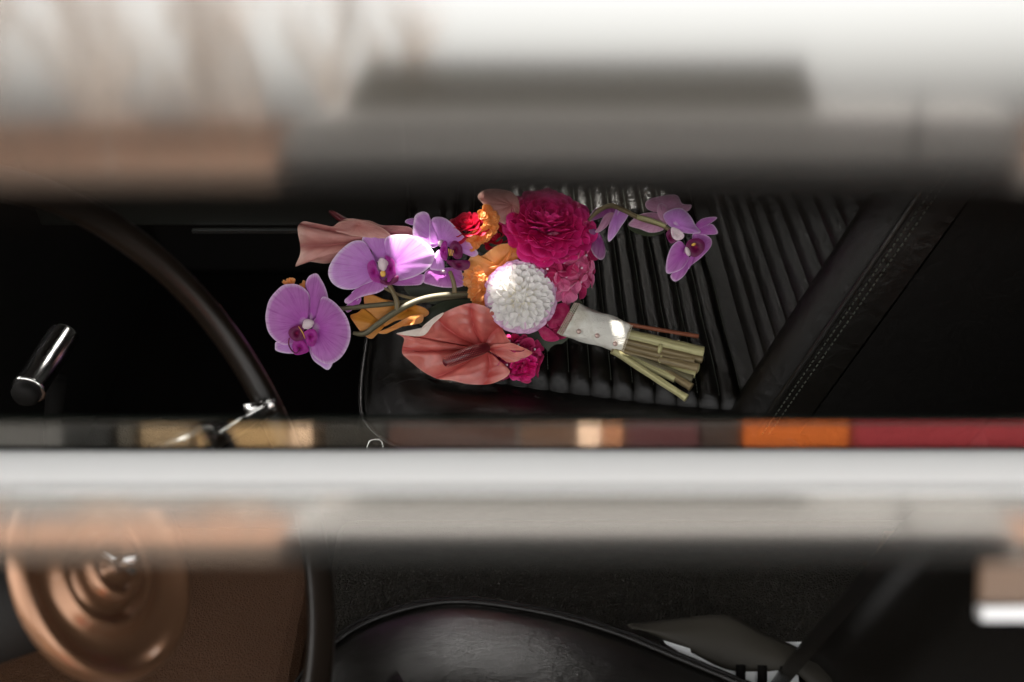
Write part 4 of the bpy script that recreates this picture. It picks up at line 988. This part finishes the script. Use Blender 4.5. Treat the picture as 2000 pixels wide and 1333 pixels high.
blob(oH, 'column', (1343, 492, 20), 5, 10, 5, M_COLUMN, -.4)
blob(oH, 'callus', (1355, 478, 20), 5, 3, 4, M_CALLUS, -.4)

# --- wrap, pearls, lace, cut stems
ws, we = Vector((1116, 625, 2)), Vector((1222, 662, 2)); wd = (we - ws).normalized(); wn = Vector((-wd.y, wd.x, 0))
V = []; UV = []; nn_, mm_ = 40, 26
for j in range(mm_):
    t = j / (mm_ - 1)
    for k in range(nn_):
        a = 2 * PI * k / nn_; rr = 34.5 - 3.5 * t + 1.2 * math.sin(a * 3 + t * 7) + .8 * math.sin(a * 7 - t * 12)
        cen = ws + wd * (wd.dot(we - ws)) * t; sk = -6 * math.cos(a) * (1 - t) + (2 * math.sin(a * 9)) * (1 if j in (0, mm_ - 1) else 0) * .5
        p = cen + wn * rr * math.cos(a) + wd * sk; V.append(P3((p.x, p.y, p.z + math.sin(a) * rr * .75))); UV.append((k / nn_, t))
b = MB(); b.grid(V, nn_, mm_, UV, True); b.build('cloth_wrap', M_WRAP, bq)
b = MB()
for k in range(48):                                                       # lace loops at both ends of the cloth
    a = 2 * PI * k / 48
    for (t, sgn, rw) in ((0, -1, 3), (1, 1, 1)):
        for row in range(rw):
            rr = 35 - 3.5 * t - row * .8; cen = ws if t == 0 else we
            lp = []
            for q in range(7):
                th = 2 * PI * q / 6; aa = a + math.cos(th) * .075 + row * .06
                p = cen + wn * rr * math.cos(aa) + wd * ((-6 * math.cos(aa)) * (1 - t) + sgn * (2.2 + row * 3.6 + 2.4 * math.sin(th)))
                lp.append(P3((p.x, p.y, p.z + math.sin(aa) * rr * .75)))
            b.tube(lp, .00028, 4, caps=False)
tag(b.build('lace_edging', M_LACE, bq), kind='stuff')
for (x, y) in ((1130.5, 648), (1166.5, 656), (1201.5, 672)):
    o = blob(bq, 'pearl', (x, y, 27), 5.2, 5.2, 5.2, M_PEARL)
for i, (p0, pm_, p1, r, m, lab) in enumerate([
        ((1215, 632, 8), (1290, 645, 8), (1364, 657.5, 6), 4.0, M_TWIG, 'thin red brown stem above the green ones'),
        ((1195, 648, 2), (1290, 670, 2), (1372, 690, 0), 12.5, M_STEM, 'thickest pale green cut stem'),
        ((1190, 660, 10), (1290, 684, 10), (1371, 703, 8), 7, M_STEMD, None), ((1200, 672, 8), (1270, 690, 8), (1355, 706, 10), 8, M_STEMD, None),
        ((1195, 682, 10), (1250, 695, 10), (1292, 704, 10), 7, M_STEMD, None), ((1286, 703, 12), (1320, 710, 12), (1364, 720, 22), 9.5, M_STEMD, None),
        ((1195, 685, 0), (1270, 712, 10), (1358, 732, 24), 7, M_STEM, None), ((1195, 684, 6), (1260, 714, 18), (1318, 741, 36), 7, M_STEM, None),
        ((1290, 722, 20), (1320, 738, 34), (1350, 757, 50), 8, M_STEMD, None), ((1200, 686, 12), (1270, 732, 40), (1341, 778, 74), 7, M_STEM, None),
        ((1195, 678, 0), (1280, 715, 18), (1352, 742, 36), 8, M_STEMG, None)]):
    nb = 9; pp = []
    rr = []
    for k in range(nb):
        t = k / (nb - 1); q = Vector(p0) * (1 - t) ** 2 + Vector((2 * pm_[0] - .5 * (p0[0] + p1[0]), 2 * pm_[1] - .5 * (p0[1] + p1[1]), pm_[2])) * 2 * t * (1 - t) + Vector(p1) * t * t
        pp.append(tuple(q)); rr.append(r * (1 + .06 * math.sin(k * 2.1 + i)) * (1.12 if k == nb - 1 else 1))
    o = stalk(bq, 'cut_stem', pp, rr, m, 14)
    if lab: o['label'] = lab
for (x, y, r) in ((1289, 682, 11), (1290, 704, 12), (1362, 719, 11)):
    bl = blob(bq, 'stem_node', (x, y, 12), 5, r, 9, M_STEM, .25)
